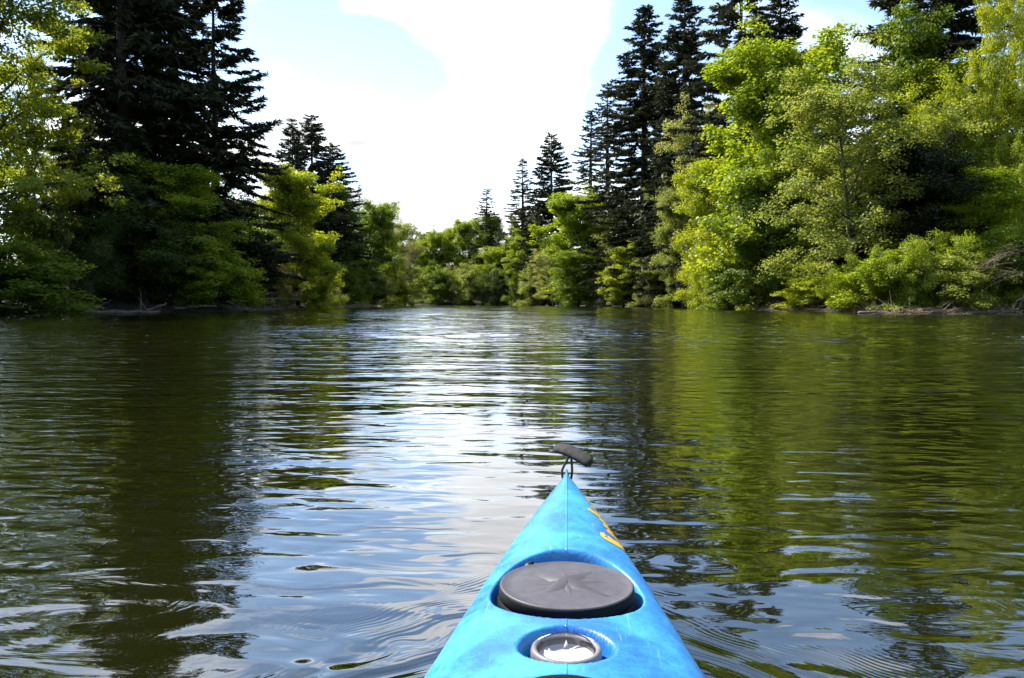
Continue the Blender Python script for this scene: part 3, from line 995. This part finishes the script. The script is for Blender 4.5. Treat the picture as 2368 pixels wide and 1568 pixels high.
# the wood behind the front rows: one uncountable mass on each bank
def thicket(name, seed, line, depth, n, hfun, colour, label, size=1.0):
    rng = np.random.default_rng(seed)
    line = np.asarray(line, float)
    seg = np.diff(line, axis=0)
    ln = np.linalg.norm(seg, axis=1)
    t = rng.random(n) * ln.sum()
    k = np.clip(np.searchsorted(np.cumsum(ln), t), 0, len(ln) - 1)
    f = (t - (np.cumsum(ln)[k] - ln[k])) / ln[k]
    base = line[k] + seg[k] * f[:, None]
    nr = np.stack([seg[k][:, 1], -seg[k][:, 0]], -1) / ln[k][:, None] * depth[0]
    off = rng.random(n) * depth[1]
    p = base + nr * off[:, None]
    g = ground_h(p[:, 0], p[:, 1])
    hmax = hfun(t / ln.sum()) * (1 + .25 * np.sin(t * .9 + 2 * np.sin(t * .37)))
    z = g + hmax * rng.random(n) ** .75
    pos = np.stack([p[:, 0], p[:, 1], z], -1) + rng.normal(0, .35, (n, 3))
    nrm = unit(rng.normal(0, .6, (n, 3)) + np.array((0, 0, .6)))
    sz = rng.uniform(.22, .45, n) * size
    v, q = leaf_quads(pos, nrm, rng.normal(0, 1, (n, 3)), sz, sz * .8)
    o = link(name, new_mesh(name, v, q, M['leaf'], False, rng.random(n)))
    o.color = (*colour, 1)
    tag(o, label, 'woods', None, 'stuff')
    return o


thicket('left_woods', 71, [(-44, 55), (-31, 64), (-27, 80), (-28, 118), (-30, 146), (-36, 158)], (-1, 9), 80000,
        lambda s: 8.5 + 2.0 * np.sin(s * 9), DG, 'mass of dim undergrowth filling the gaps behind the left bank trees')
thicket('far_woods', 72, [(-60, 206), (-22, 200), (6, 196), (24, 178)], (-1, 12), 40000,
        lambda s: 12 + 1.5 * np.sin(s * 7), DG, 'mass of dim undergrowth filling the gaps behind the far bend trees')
thicket('right_woods', 73, [(26, 178), (31, 142), (33, 112), (31, 90), (30, 78), (32, 70), (50, 72)], (-1, 9), 90000,
        lambda s: 9 + 2.5 * np.sin(s * 8), MG, 'mass of dim undergrowth filling the gaps behind the right bank trees')


thicket('rear_woods', 74, [(54, 54), (54, 30), (47, 0), (44, -34), (20, -62), (-20, -62), (-44, -34), (-47, 0), (-45, 30), (-43, 47)], (1, 10), 40000,
        lambda s: 21 + 5 * np.sin(s * 23), MG, 'wooded banks of the river reach behind the paddler', 2.6)


# ------------------------------------------------------------------ driftwood, post and planks
def log(name, p0, p1, r, label, group=None, mat='driftwood', seed=0, twigs=0, cat='log'):
    rng = np.random.default_rng(seed)
    p0, p1 = np.array(p0, float), np.array(p1, float)
    n = 9
    t = np.linspace(0, 1, n)[:, None]
    pts = p0 + (p1 - p0) * t + rng.normal(0, r * .35, (n, 3)) + np.array((0, 0, 1.0)) * (np.sin(t * math.pi) * r * .6)
    rad = r * (1.1 - .55 * t[:, 0]) * rng.uniform(.88, 1.12, n)
    root = link(name, None)
    root.location = p0
    g = Geo()
    g.tube(pts - p0, rad, 8)
    link('stem', g.mesh('stem', M[mat], True), root)
    for k in range(twigs):
        f = rng.uniform(.15, .9)
        q = p0 + (p1 - p0) * f - p0
        d = unit(rng.normal(0, 1, 3) * np.array((1, .5, .5)) + np.array((0, -.1, .55)))
        g = Geo()
        g.tube(curve_pts(q, d, rng.uniform(.5, 1.3) * (1 + 3 * r), (0, 0, -.3), 4, rng, .15), np.linspace(r * .45, .01, 5), 5)
        link('branch_stub', g.mesh('branch_stub', M[mat], True), root)
    tag(root, label, cat, group)
    return root


def P(x, y, D):
    return (px_x(x, D), D, px_z(y, D))


DR_L, DR_R = 'driftwood along the left bank', 'driftwood along the right bank'  # left bank logs get the darker bark tone, shade put into their colour
log('drift_log', P(66, 725, 48), P(186, 712, 51), .12, 'grey slanting log rising from the water at the far left', DR_L, 'bark_grey', seed=1)
log('drift_log', P(150, 727, 49), P(372, 725, 53), .17, 'long dark log floating level along the left bank', DR_L, 'bark_grey', seed=2, twigs=3)
log('drift_log', P(330, 724, 53), P(385, 703, 55), .10, 'forked branch propped up at the end of the long floating log', DR_L, 'bark_grey', seed=3, twigs=2)
log('drift_log', P(208, 721, 51), P(262, 694, 54), .07, 'thin branch slanting up out of the shade above the long floating log', DR_L, 'bark_grey', seed=9)
log('drift_log', P(405, 714, 57), P(500, 708, 58), .10, 'pale log lying on the shaded left bank below the sunlit bush', DR_L, 'bark_grey', seed=4, twigs=2)
log('drift_log', P(535, 703, 60), P(570, 718, 59), .07, 'short branch dipping into the water left of the forked trunk', DR_L, 'bark_grey', seed=5)
log('drift_log', P(560, 690, 66), P(700, 693, 70), .07, 'thin pale dead limb spanning the shade under the yellow-green maple', DR_L, 'bark_grey', seed=6)
for k, (a, b, c, d, D, lab) in enumerate([
        (760, 712, 850, 709, 103, 'longest pale stick at the bottom of the left bank driftwood heap'),
        (770, 711, 838, 705, 104, 'pale stick crossing the middle of the left bank driftwood heap'),
        (800, 710, 872, 707, 106, 'pale stick at the right end of the left bank driftwood heap'),
        (795, 711, 797, 700, 105, 'short upright stub in the left bank driftwood heap')]):
    log('drift_stick', P(a, b, D), P(c, d, D + .6), .09, lab, DR_L, seed=20 + k)
for k, (a, b, c, d, D, r, lab) in enumerate([
        (1985, 722, 2080, 725, 52.5, .08, 'leftmost pale stick on the right bank waterline'),
        (2060, 724, 2170, 716, 52.2, .07, 'slanting pale stick left of centre on the right bank waterline'),
        (2090, 726, 2200, 722, 51.6, .06, 'straight pale stick lying across the right bank sticks'),
        (2140, 722, 2260, 727, 51.3, .07, 'pale stick dipping rightward into the water, right bank'),
        (2230, 727, 2366, 724, 50.8, .12, 'long grey log along the waterline at the right edge'),
        (2275, 713, 2390, 719, 53.0, .10, 'dark weathered log on the shaded bank at the right edge')]):
    log('drift_stick', P(a, b, D), P(c, d, D + .4), r, lab, DR_R, seed=40 + k, twigs=1 if r > .07 else 0)


def brush(name, seed, x0, x1, D0, D1, n, hh, label, mat='dead_twig'):
    """a tangle of fine dead twigs at the waterline"""
    rng = np.random.default_rng(seed)
    g = Geo()
    for k in range(n):
        f = rng.random()
        D = D0 + (D1 - D0) * f
        p = np.array((px_x(x0 + (x1 - x0) * f, D), D + rng.normal(0, .5), rng.uniform(0, hh * .5)))
        d = unit(np.array((rng.normal(0, 1), rng.normal(0, .5), rng.normal(.12, .25))))
        c = curve_pts(p, d, rng.uniform(.5, 1.6), (0, 0, -.2), 3, rng, .15)
        c[:, 2] = np.maximum(c[:, 2], .005)
        g.tube(c, np.linspace(.022, .006, 4), 3, False)
    o = link(name, g.mesh(name, M[mat]))
    tag(o, label, 'twigs', None, 'stuff')


brush('twig_tangle', 61, 1760, 2050, 73, 53, 420, .6, 'tangle of fine dead twigs trailing in the water under the right bank bushes')
brush('twig_litter', 62, 2050, 2360, 52, 51, 260, .5, 'scatter of fine pale twigs along the waterline at the right edge')
brush('brown_brush', 63, 1370, 1560, 133, 113, 380, 1.6, 'brown dead brush on the low earth bank left of the planks')
brush('shore_litter', 64, 560, 900, 62, 122, 300, .5, 'dim scatter of dead twigs along the left bank waterline')


def bare_branches():
    """dead branches arching down to the left at the right edge"""
    rng = np.random.default_rng(77)
    root = empty('bare_branches', (px_x(2420, 54), 54, .3))
    o0 = np.array(root.location)
    for k in range(18):
        g = Geo()
        D = 53 + rng.normal(0, .7)
        start = np.array(P(2390 + rng.normal(0, 15), 560 + k * 5.2 + rng.normal(0, 8), D))
        d = unit(np.array((-1, -.1, .25 + rng.normal(0, .1))))
        c = curve_pts(start, d, rng.uniform(2.6, 5.2), (0, 0, -.95), 8, rng, .05)
        g.tube(c - o0, np.linspace(.028, .009, 9), 4, False)
        for j in range(9):
            q = c[rng.integers(2, 8)]
            g.tube(curve_pts(q, unit(d + rng.normal(0, .45, 3) + np.array((0, 0, -.25))), rng.uniform(.4, 1.1), (0, 0, -.5), 3, rng, .1) - o0, np.linspace(.022, .008, 4), 3, False)
        link('branch', g.mesh('branch', M['dead_twig'], True), root)
    tag(root, 'spray of bare tan branches arching down toward the water at the right edge', 'branches')


bare_branches()


def landing():
    D = 116.0
    root = empty('plank_landing', (px_x(1532, D), D, .25))
    o0 = np.array(root.location)
    specs = [(1503, 1568, 691.5, .55, .09, 'plank'), (1498, 1566, 695.5, .5, .09, 'plank'), (1520, 1570, 699.0, .6, .12, 'driftwood'), (1494, 1566, 703.5, .5, .16, 'driftwood')]
    for k, (a, b, y, w, th, mt) in enumerate(specs):
        g = Geo()
        p0, p1 = np.array(P(a, y + .6, D - k * .5)), np.array(P(b, y - .4, D - k * .5))
        L_ = np.linalg.norm(p1 - p0)
        c = (p0 + p1) / 2 - o0
        g.box(c, (L_, w, th), 0.02 * (k - 1))
        link('plank', g.mesh('plank', M[mt]), root)
    for a in (1508, 1534, 1560):
        g = Geo()
        q = np.array(P(a, 702, D)) - o0
        g.tube([q + (0, .3, -.9), q + (0, .3, .45)], .09, 7)
        link('pile', g.mesh('pile', M['bark_grey'], True), root)
    tag(root, 'low weathered plank landing at the water beside the yellow-green bush', 'landing')
    g = Geo()
    b0 = np.array(P(1520, 703, 115.2))
    top = np.array(P(1521, 669, 115.2))
    mid = np.array(P(1521, 697, 115.2))
    g.tube([(0, 0, -.4), tuple(mid - b0), tuple((mid + top) / 2 - b0 + (.02, 0, 0)), tuple(top - b0)], [.085, .075, .07, .065], 7)
    post = link('mooring_post', g.mesh('mooring_post', M['driftwood'], True))
    post.location = b0
    tag(post, 'thin pale grey post standing by the plank landing', 'post')


landing()


# ------------------------------------------------------------------ the kayak
KD = np.array([2.012, 1.985, 1.94, 1.84, 1.73, 1.64, 1.55, 1.46, 1.40, 1.315, 1.24, 1.158, 1.0, .7, .3, 0, -.5, -1.2, -1.8, -2.3, -2.6])[::-1]
KW = np.array([.0045, .0105, .031, .061, .090, .115, .138, .158, .170, .188, .199, .213, .235, .265, .29, .295, .285, .23, .15, .06, .005])[::-1]
KG = np.array([.350, .337, .328, .315, .30, .285, .27, .26, .25, .24, .235, .23, .225, .22, .212, .21, .205, .21, .235, .285, .33])[::-1]
RD_ = np.array([2.012, 1.97, 1.9, 1.8, 1.7, 1.6, 1.53, 1.40, 1.216, 1.12, 1.055, 1.0, .9, .5, 0, -.3, -1, -1.8, -2.6])[::-1]
RZ_ = np.array([.368, .362, .353, .341, .331, .321, .3145, .307, .300, .300, .303, .305, .305, .30, .27, .262, .265, .29, .36])[::-1]
BD = np.array([2.012, 1.98, 1.93, 1.85, 1.75, 1.6, 1.4, 1.1, .5, -.5, -1.4, -2.0, -2.4, -2.6])[::-1]
BZ = np.array([.335, .26, .17, .085, .02, -.035, -.075, -.10, -.11, -.11, -.09, -.03, .08, .26])[::-1]
HATCH = (0.0, 1.366, .138, .153)
COMP = (0.0, 1.120, .0725, .066)


def deck_z(x, d):
    w, zg, zr = np.interp(d, KD, KW), np.interp(d, KD, KG), np.interp(d, RD_, RZ_)
    p = np.interp(d, (1.3, 1.55, 1.9), (2.4, 2.0, 1.45))
    u = np.clip(np.abs(x) / w, 0, 1)
    z = zg + (zr - zg) * (1 - u ** p) ** .72
    r = np.sqrt(((x - HATCH[0]) / HATCH[2]) ** 2 + ((d - HATCH[1]) / HATCH[3]) ** 2)
    m = 1 - sstep(r, .86, 1.0)
    z = np.where(m > 0, np.minimum(z, z * (1 - m) + .243 * m), z)
    r = np.sqrt(((x - COMP[0]) / COMP[2]) ** 2 + ((d - COMP[1]) / COMP[3]) ** 2)
    m = 1 - sstep(r, .82, 1.0)
    z = np.where(m > 0, np.minimum(z, z * (1 - m) + .262 * m), z)
    return z


COCK = (.572, .205, .425)            # centre, half width, half length of the cockpit opening


def side_pt(d, a):
    """hull below the gunwale, a = 0 gunwale .. 1 keel"""
    w, zg, zk = np.interp(d, KD, KW), np.interp(d, KD, KG), np.interp(d, BD, BZ)
    zk = np.minimum(zk, zg - .004)
    return w * np.cos(a * math.pi / 2) ** .62, zg - (zg - zk) * np.sin(a * math.pi / 2) ** 1.15


def build_kayak():
    root = empty('kayak', (0, 0, 0), -HEAD)
    tag(root, 'blue plastic sea kayak bow with black round hatch, pointing up the river', 'kayak')
    ds = np.concatenate([np.linspace(-2.6, .9, 120), np.arange(.905, 1.60, .004), np.arange(1.6, 2.012, .007), [2.012]])
    uu = np.linspace(-1, 1, 121)
    uu = np.sign(uu) * (1 - (1 - np.abs(uu)) ** 1.25)
    D_, U_ = np.meshgrid(ds, uu, indexing='ij')
    X_ = U_ * np.interp(D_, KD, KW)
    Z_ = deck_z(X_, D_)
    n, mcol = D_.shape
    i, j = np.meshgrid(np.arange(n - 1), np.arange(mcol - 1), indexing='ij')
    cx, cd = (X_[:-1, :-1] + X_[1:, 1:]) / 2, (D_[:-1, :-1] + D_[1:, 1:]) / 2
    keep = ((cx / COCK[1]) ** 2 + ((cd - COCK[0]) / COCK[2]) ** 2) > 1.0
    q = np.stack([i * mcol + j, i * mcol + j + 1, (i + 1) * mcol + j + 1, (i + 1) * mcol + j], -1)[keep]
    g = Geo()
    g.add(np.stack([X_, D_, Z_], -1).reshape(-1, 3), q)
    # hull sides and bottom
    aa = np.linspace(0, 1, 18)
    hs = ds[::2] if ds[::2][-1] == ds[-1] else np.append(ds[::2], ds[-1])
    for sg in (-1, 1):
        HD, HA = np.meshgrid(hs, aa, indexing='ij')
        hx, hz = side_pt(HD, HA)
        nn, mm = HD.shape
        i, j = np.meshgrid(np.arange(nn - 1), np.arange(mm - 1), indexing='ij')
        qq = np.stack([i * mm + j, (i + 1) * mm + j, (i + 1) * mm + j + 1, i * mm + j + 1], -1).reshape(-1, 4)
        if sg > 0:
            qq = qq[:, ::-1]
        g.add(np.stack([sg * hx, HD, hz], -1).reshape(-1, 3), qq)
    me = g.mesh('hull', M['kayak'], True)
    bm = bmesh.new()
    bm.from_mesh(me)
    bmesh.ops.remove_doubles(bm, verts=bm.verts, dist=1e-5)
    bmesh.ops.recalc_face_normals(bm, faces=bm.faces)
    bm.to_mesh(me)
    bm.free()
    link('hull', me, root)

    # mould seam along the ridge
    g = Geo()
    sd_ = np.concatenate([np.arange(1.004, 2.0, .004)])
    zz = deck_z(np.zeros_like(sd_), sd_)
    v = np.stack([np.stack([np.full_like(sd_, s), sd_, zz + h], -1) for s, h in ((-.0022, .0001), (-.0009, .0011), (.0009, .0011), (.0022, .0001))], 1)
    k, c = np.meshgrid(np.arange(len(sd_) - 1), np.arange(3), indexing='ij')
    g.add(v.reshape(-1, 3), np.stack([k * 4 + c, k * 4 + c + 1, (k + 1) * 4 + c + 1, (k + 1) * 4 + c], -1).reshape(-1, 4))
    link('mould_seam', g.mesh('mould_seam', M['kayak'], True), root)

    # hatch cover: lower rim ring, groove, lid with embossed star, tab with rivet
    hatch = link('hatch_cover', None, root)
    hatch.location = (0, HATCH[1], 0)
    g = Geo()
    g.lathe([(.117, .240), (.1225, .244), (.1235, .268), (.1225, .274), (.1195, .276), (.1180, .279), (.1150, .279)], sides=96)
    link('hatch_rim', g.mesh('hatch_rim', M['black_rubber'], True), hatch)
    g = Geo()
    g.lathe([(.1180, .2985), (.1176, .3005), (.1166, .3014), (.1150, .3016), (.1125, .3004), (.095, .3008), (.05, .3016), (.0006, .302)], sides=96)
    link('lid', g.mesh('lid', M['lid_plastic'], True), hatch)
    g = Geo()
    g.lathe([(.1160, .2795), (.1190, .2800), (.1200, .284), (.1198, .2945), (.1186, .2988), (.1170, .2992)], sides=96)
    link('lid_skirt', g.mesh('lid_skirt', M['black_rubber'], True), hatch)
    g = Geo()
    def spike(ang, ln, wd, hgt):
        c, s = math.cos(ang), math.sin(ang)
        f = lambda a, b, z: (c * a - s * b, s * a + c * b, .3008 + z)
        g.add([f(0, 0, hgt), f(ln * .2, wd, .0002), f(ln, 0, .0006), f(ln * .2, -wd, .0002)], None, [(0, 2, 1), (0, 3, 2)])
    for a in (52, 142, 232, 322):
        spike(R(a), .094 if a in (142, 322) else .078, .0165, .0140)
    for a in (7, 97, 187, 277):
        spike(R(a), .072, .0090, .0075)
    for k in range(16):
        spike(R(7 + 22.5 * k + 8), .070 + .008 * (k % 2), .0022, .0028)
    link('embossed_star', g.mesh('embossed_star', M['lid_plastic']), hatch)
    g = Geo()
    g.lathe([(.0006, .2995), (.0115, .2995), (.0125, .2985), (.0125, .2955), (.0006, .2955)], c=(-.067, .100, 0), sides=24)
    tab = link('tab', g.mesh('tab', M['lid_plastic'], True), hatch)
    g = Geo()
    g.lathe([(.0060, .2992), (.0056, .3025), (.0035, .3045), (.0005, .3052)], c=(-.067, .101, 0), sides=20)
    link('rivet', g.mesh('rivet', M['black_rubber'], True), tab)

    # deck compass
    comp = link('compass', None, root)
    comp.location = (0, COMP[1] + .006, .011)
    g = Geo()
    g.lathe([(.052, .262), (.0525, .276), (.0510, .2815), (.0485, .2832), (.0450, .2828), (.0415, .279), (.0400, .270)], sides=72)
    link('bezel', g.mesh('bezel', M['bezel'], True), comp)
    g = Geo()
    g.lathe([(.0402, .270), (.036, .2655), (.0005, .2645)], sides=48)
    link('bowl', g.mesh('bowl', M['compass_grey'], True), comp)
    g = Geo()
    n_ = 30
    th = np.linspace(R(200), R(340), n_)
    arc = np.stack([.0365 * np.cos(th) * .94, .0365 * np.sin(th) * .96, np.full(n_, .2755)], -1)
    topl = np.stack([arc[:, 0] * .97, -.004 - .006 * np.abs(np.sin((arc[:, 0] / .034 + 1) * math.pi / 2)) + 0 * arc[:, 0], np.full(n_, .2795)], -1)
    vv = np.vstack([arc, topl])
    g.add(vv, [(k, k + 1, n_ + k + 1, n_ + k) for k in range(n_ - 1)])
    link('card', g.mesh('card', M['compass_white'], True), comp)
    g = Geo()
    g.add([(-.005, .001, .279), (.005, .001, .279), (0, -.006, .282), (0, .004, .292)], None, [(0, 1, 3), (1, 2, 3), (2, 0, 3), (0, 2, 1)])
    link('lubber_pin', g.mesh('lubber_pin', M['compass_grey']), comp)
    g = Geo()
    for k in range(40):
        a = R(30 + 120 * k / 39)
        if k % 7 == 6:
            continue
        g.box((.0465 * math.cos(a), .0465 * math.sin(a), .2830), (.0012 + .0012 * (k % 3 == 0), .0032, .0012), a - math.pi / 2)
    link('bezel_lettering', g.mesh('bezel_lettering', M['compass_white']), comp)
    g = Geo()
    t = np.linspace(0, 1, 12)
    g.lathe(np.stack([.0412 * np.cos(t * math.pi / 2) + .0002, .281 + .017 * np.sin(t * math.pi / 2)], -1), sides=48)
    link('clear_dome', g.mesh('clear_dome', M['dome'], True), comp)

    # carry handle on a cord loop through the nose
    hd = link('carry_handle', None, root)
    hd.location = (.012, 2.0, .40)
    o0 = np.array(hd.location)
    a, b, c = np.array((-.030, 2.045, .4145)), np.array((.014, 2.008, .4120)), np.array((.058, 1.970, .3905))
    t = np.linspace(0, 1, 22)[:, None]
    mid = 2 * b - (a + c) / 2
    ax = (1 - t) ** 2 * a + 2 * t * (1 - t) * mid + t ** 2 * c
    tan = unit(np.gradient(ax, axis=0))
    sidev = unit(np.cross(tan, (0, 0, 1.0)))
    upv = np.cross(sidev, tan)
    sidev, upv = sidev * math.cos(R(36)) - upv * math.sin(R(36)), upv * math.cos(R(36)) + sidev * math.sin(R(36))
    ns = 20
    ang = np.linspace(0, 2 * np.pi, ns, endpoint=False)
    tt = t[:, 0]
    sc = np.clip(np.minimum(tt, 1 - tt) / .07, 0, 1) ** .5 * .16 + .84
    bulge = .0152 + .0030 * np.sin(tt * math.pi)
    px, pz = np.cos(ang), np.sin(ang)
    px, pz = np.sign(px) * np.abs(px) ** .7, np.sign(pz) * np.abs(pz) ** .7
    ring = ax[:, None] + sc[:, None, None] * (bulge[:, None, None] * .95 * px[None, :, None] * sidev[:, None] + (bulge * .50)[:, None, None] * pz[None, :, None] * upv[:, None])
    g = Geo()
    i, j = np.meshgrid(np.arange(21), np.arange(ns), indexing='ij')
    j2 = (j + 1) % ns
    vv = np.vstack([ring.reshape(-1, 3), ax[:1] , ax[-1:]]) - o0
    tri = [(22 * ns, k, (k + 1) % ns) for k in range(ns)] + [(22 * ns + 1, 21 * ns + (k + 1) % ns, 21 * ns + k) for k in range(ns)]
    g.add(vv, np.stack([i * ns + j, (i + 1) * ns + j, (i + 1) * ns + j2, i * ns + j2], -1).reshape(-1, 4), tri)
    link('grip', g.mesh('grip', M['handle_rubber'], True), hd)
    for s, (x0, x1) in enumerate(((.0075, -.0115), (.0115, .0125))):
        g = Geo()
        pts = np.array([(x0, 2.004, .412), (x0 + (x1 - x0) * .35, 2.0, .392), (x1 * 1.12, 1.995, .368), (x1, 1.990, .352), (x1 * .55, 1.984, .338)])
        tq = np.linspace(0, 4, 17)
        pts = np.stack([np.interp(tq, range(5), pts[:, k]) for k in range(3)], -1)
        for _ in range(2):
            pts[1:-1] = (pts[:-2] + pts[1:-1] * 2 + pts[2:]) / 4
        g.tube(pts - o0, .0031, 8)
        link('cord', g.mesh('cord', M['cord'], True), hd)

    # yellow script lettering on the right flank, laid on the surface as a thin ribbon
    strokes = [
        [(.115, .80), (.10, .93), (.06, .98), (.02, .84), (0, .5), (.02, .15), (.07, 0), (.13, .12), (.165, .32)],
        [(.26, .46), (.225, .52), (.19, .38), (.19, .12), (.215, .03), (.25, .2), (.265, .5), (.262, .15), (.28, .05), (.31, .25)],
        [(.31, .25), (.335, .52), (.355, .42), (.38, .48), (.375, .2), (.39, .05), (.42, .2)],
        [(.42, .2), (.45, .5), (.49, .42), (.495, .15), (.465, .04), (.44, .2), (.46, .45), (.53, .4)],
        [(.53, .4), (.585, .95), (.60, .99), (.595, .85), (.565, .3), (.575, .05), (.61, .2)],
        [(.61, .2), (.64, .5), (.635, .2), (.65, .05), (.68, .2)],
        [(.68, .2), (.705, .5), (.70, .08), (.72, .4), (.75, .5), (.765, .4), (.765, .1), (.79, .06), (.82, .25)],
        [(.90, .46), (.865, .52), (.83, .38), (.83, .12), (.855, .03), (.89, .2), (.905, .5), (.902, .15), (.925, .05), (1.0, .42)],
        [(.655, .70), (.668, .76)],
        [(.10, .62), (.06, .70), (.045, .5), (.06, .3), (.10, .34)],
    ]

    def surf(s, t):
        """s along the text, t up the letters"""
        d = 1.605 + .275 * s
        w = np.interp(d, KD, KW)
        a = 1.05 - .44 * t
        if a <= 1:
            x = w * a
            return np.array((x, d, float(deck_z(np.array(x), np.array(d)))))
        hx, hz = side_pt(d, (a - 1) * 1.6)
        return np.array((hx, d, hz))
    g = Geo()
    for si, st in enumerate(strokes):
        st = np.array(st)
        tq = np.linspace(0, len(st) - 1, (len(st) - 1) * 5 + 1)
        sm = np.stack([np.interp(tq, range(len(st)), st[:, k]) for k in range(2)], -1)
        for _ in range(3):
            sm[1:-1] = (sm[:-2] + 2 * sm[1:-1] + sm[2:]) / 4
        tg = unit(np.gradient(sm, axis=0) * np.array((.275, .10)))
        nr = np.stack([-tg[:, 1] / .275, tg[:, 0] / .10], -1)
        wd = (.0085 if si in (0, 9) else .0062)
        L1, L2 = [], []
        for p, m_ in zip(sm, nr):
            for out_, sg in ((L1, 1), (L2, -1)):
                q0 = p + m_ * wd * sg
                P0 = surf(q0[0], q0[1])
                Pa, Pb = surf(q0[0] + .01, q0[1]), surf(q0[0], q0[1] + .03)
                nn = unit(np.cross(Pa - P0, Pb - P0))
                if nn[0] < 0:
                    nn = -nn
                out_.append(P0 + nn * .0012)
        n_ = len(sm)
        g.add(np.vstack([L1, L2]), [(k, k + 1, n_ + k + 1, n_ + k) for k in range(n_ - 1)])
    link('lettering', g.mesh('lettering', M['yellow'], True), root)

    # cockpit: coaming, inner wall, floor, seat
    g = Geo()
    th = np.linspace(0, 2 * np.pi, 90, endpoint=False)
    prof = [(1.0, -.05), (1.0, .006), (1.015, .013), (1.06, .013), (1.075, .009), (1.07, .003), (1.03, .001), (1.0, -.05)]
    rings = []
    for (s, h) in prof:
        x = COCK[1] * s * np.sin(th)
        d = COCK[0] + (COCK[2] - .02 + (s - 1) * .25) * np.cos(th)
        zc = np.interp(d, RD_, RZ_) - .05 * (np.abs(x) / COCK[1]) ** 2 * (np.abs(x) > 0)
        rings.append(np.stack([x, d, zc + h], -1))
    rings = np.array(rings)
    k, c = np.meshgrid(np.arange(len(prof) - 1), np.arange(90), indexing='ij')
    c2 = (c + 1) % 90
    g.add(rings.reshape(-1, 3), np.stack([k * 90 + c, k * 90 + c2, (k + 1) * 90 + c2, (k + 1) * 90 + c], -1).reshape(-1, 4))
    link('cockpit_coaming', g.mesh('cockpit_coaming', M['black_rubber'], True), root)
    g = Geo()
    fl = [(0, COCK[0], .012)] + [(.24 * math.sin(a), COCK[0] + .5 * math.cos(a), .012) for a in np.linspace(0, 2 * math.pi, 40, endpoint=False)]
    g.add(fl, None, [(0, 1 + (k + 1) % 40, 1 + k) for k in range(40)])
    link('cockpit_floor', g.mesh('cockpit_floor', M['seat']), root)
    g = Geo()
    sx, sy = np.meshgrid(np.linspace(-1, 1, 15), np.linspace(0, 1, 15), indexing='ij')
    zz = .06 + .07 * np.abs(sx) ** 2.5 + .16 * sstep(sy, .72, 1.0) * (1 - .3 * sx ** 2)
    i, j = np.meshgrid(np.arange(14), np.arange(14), indexing='ij')
    g.add(np.stack([sx * .19, .62 - .45 * sy, zz], -1).reshape(-1, 3), np.stack([i * 15 + j, i * 15 + j + 1, (i + 1) * 15 + j + 1, (i + 1) * 15 + j], -1).reshape(-1, 4))
    link('seat', g.mesh('seat', M['seat'], True), root)


build_kayak()
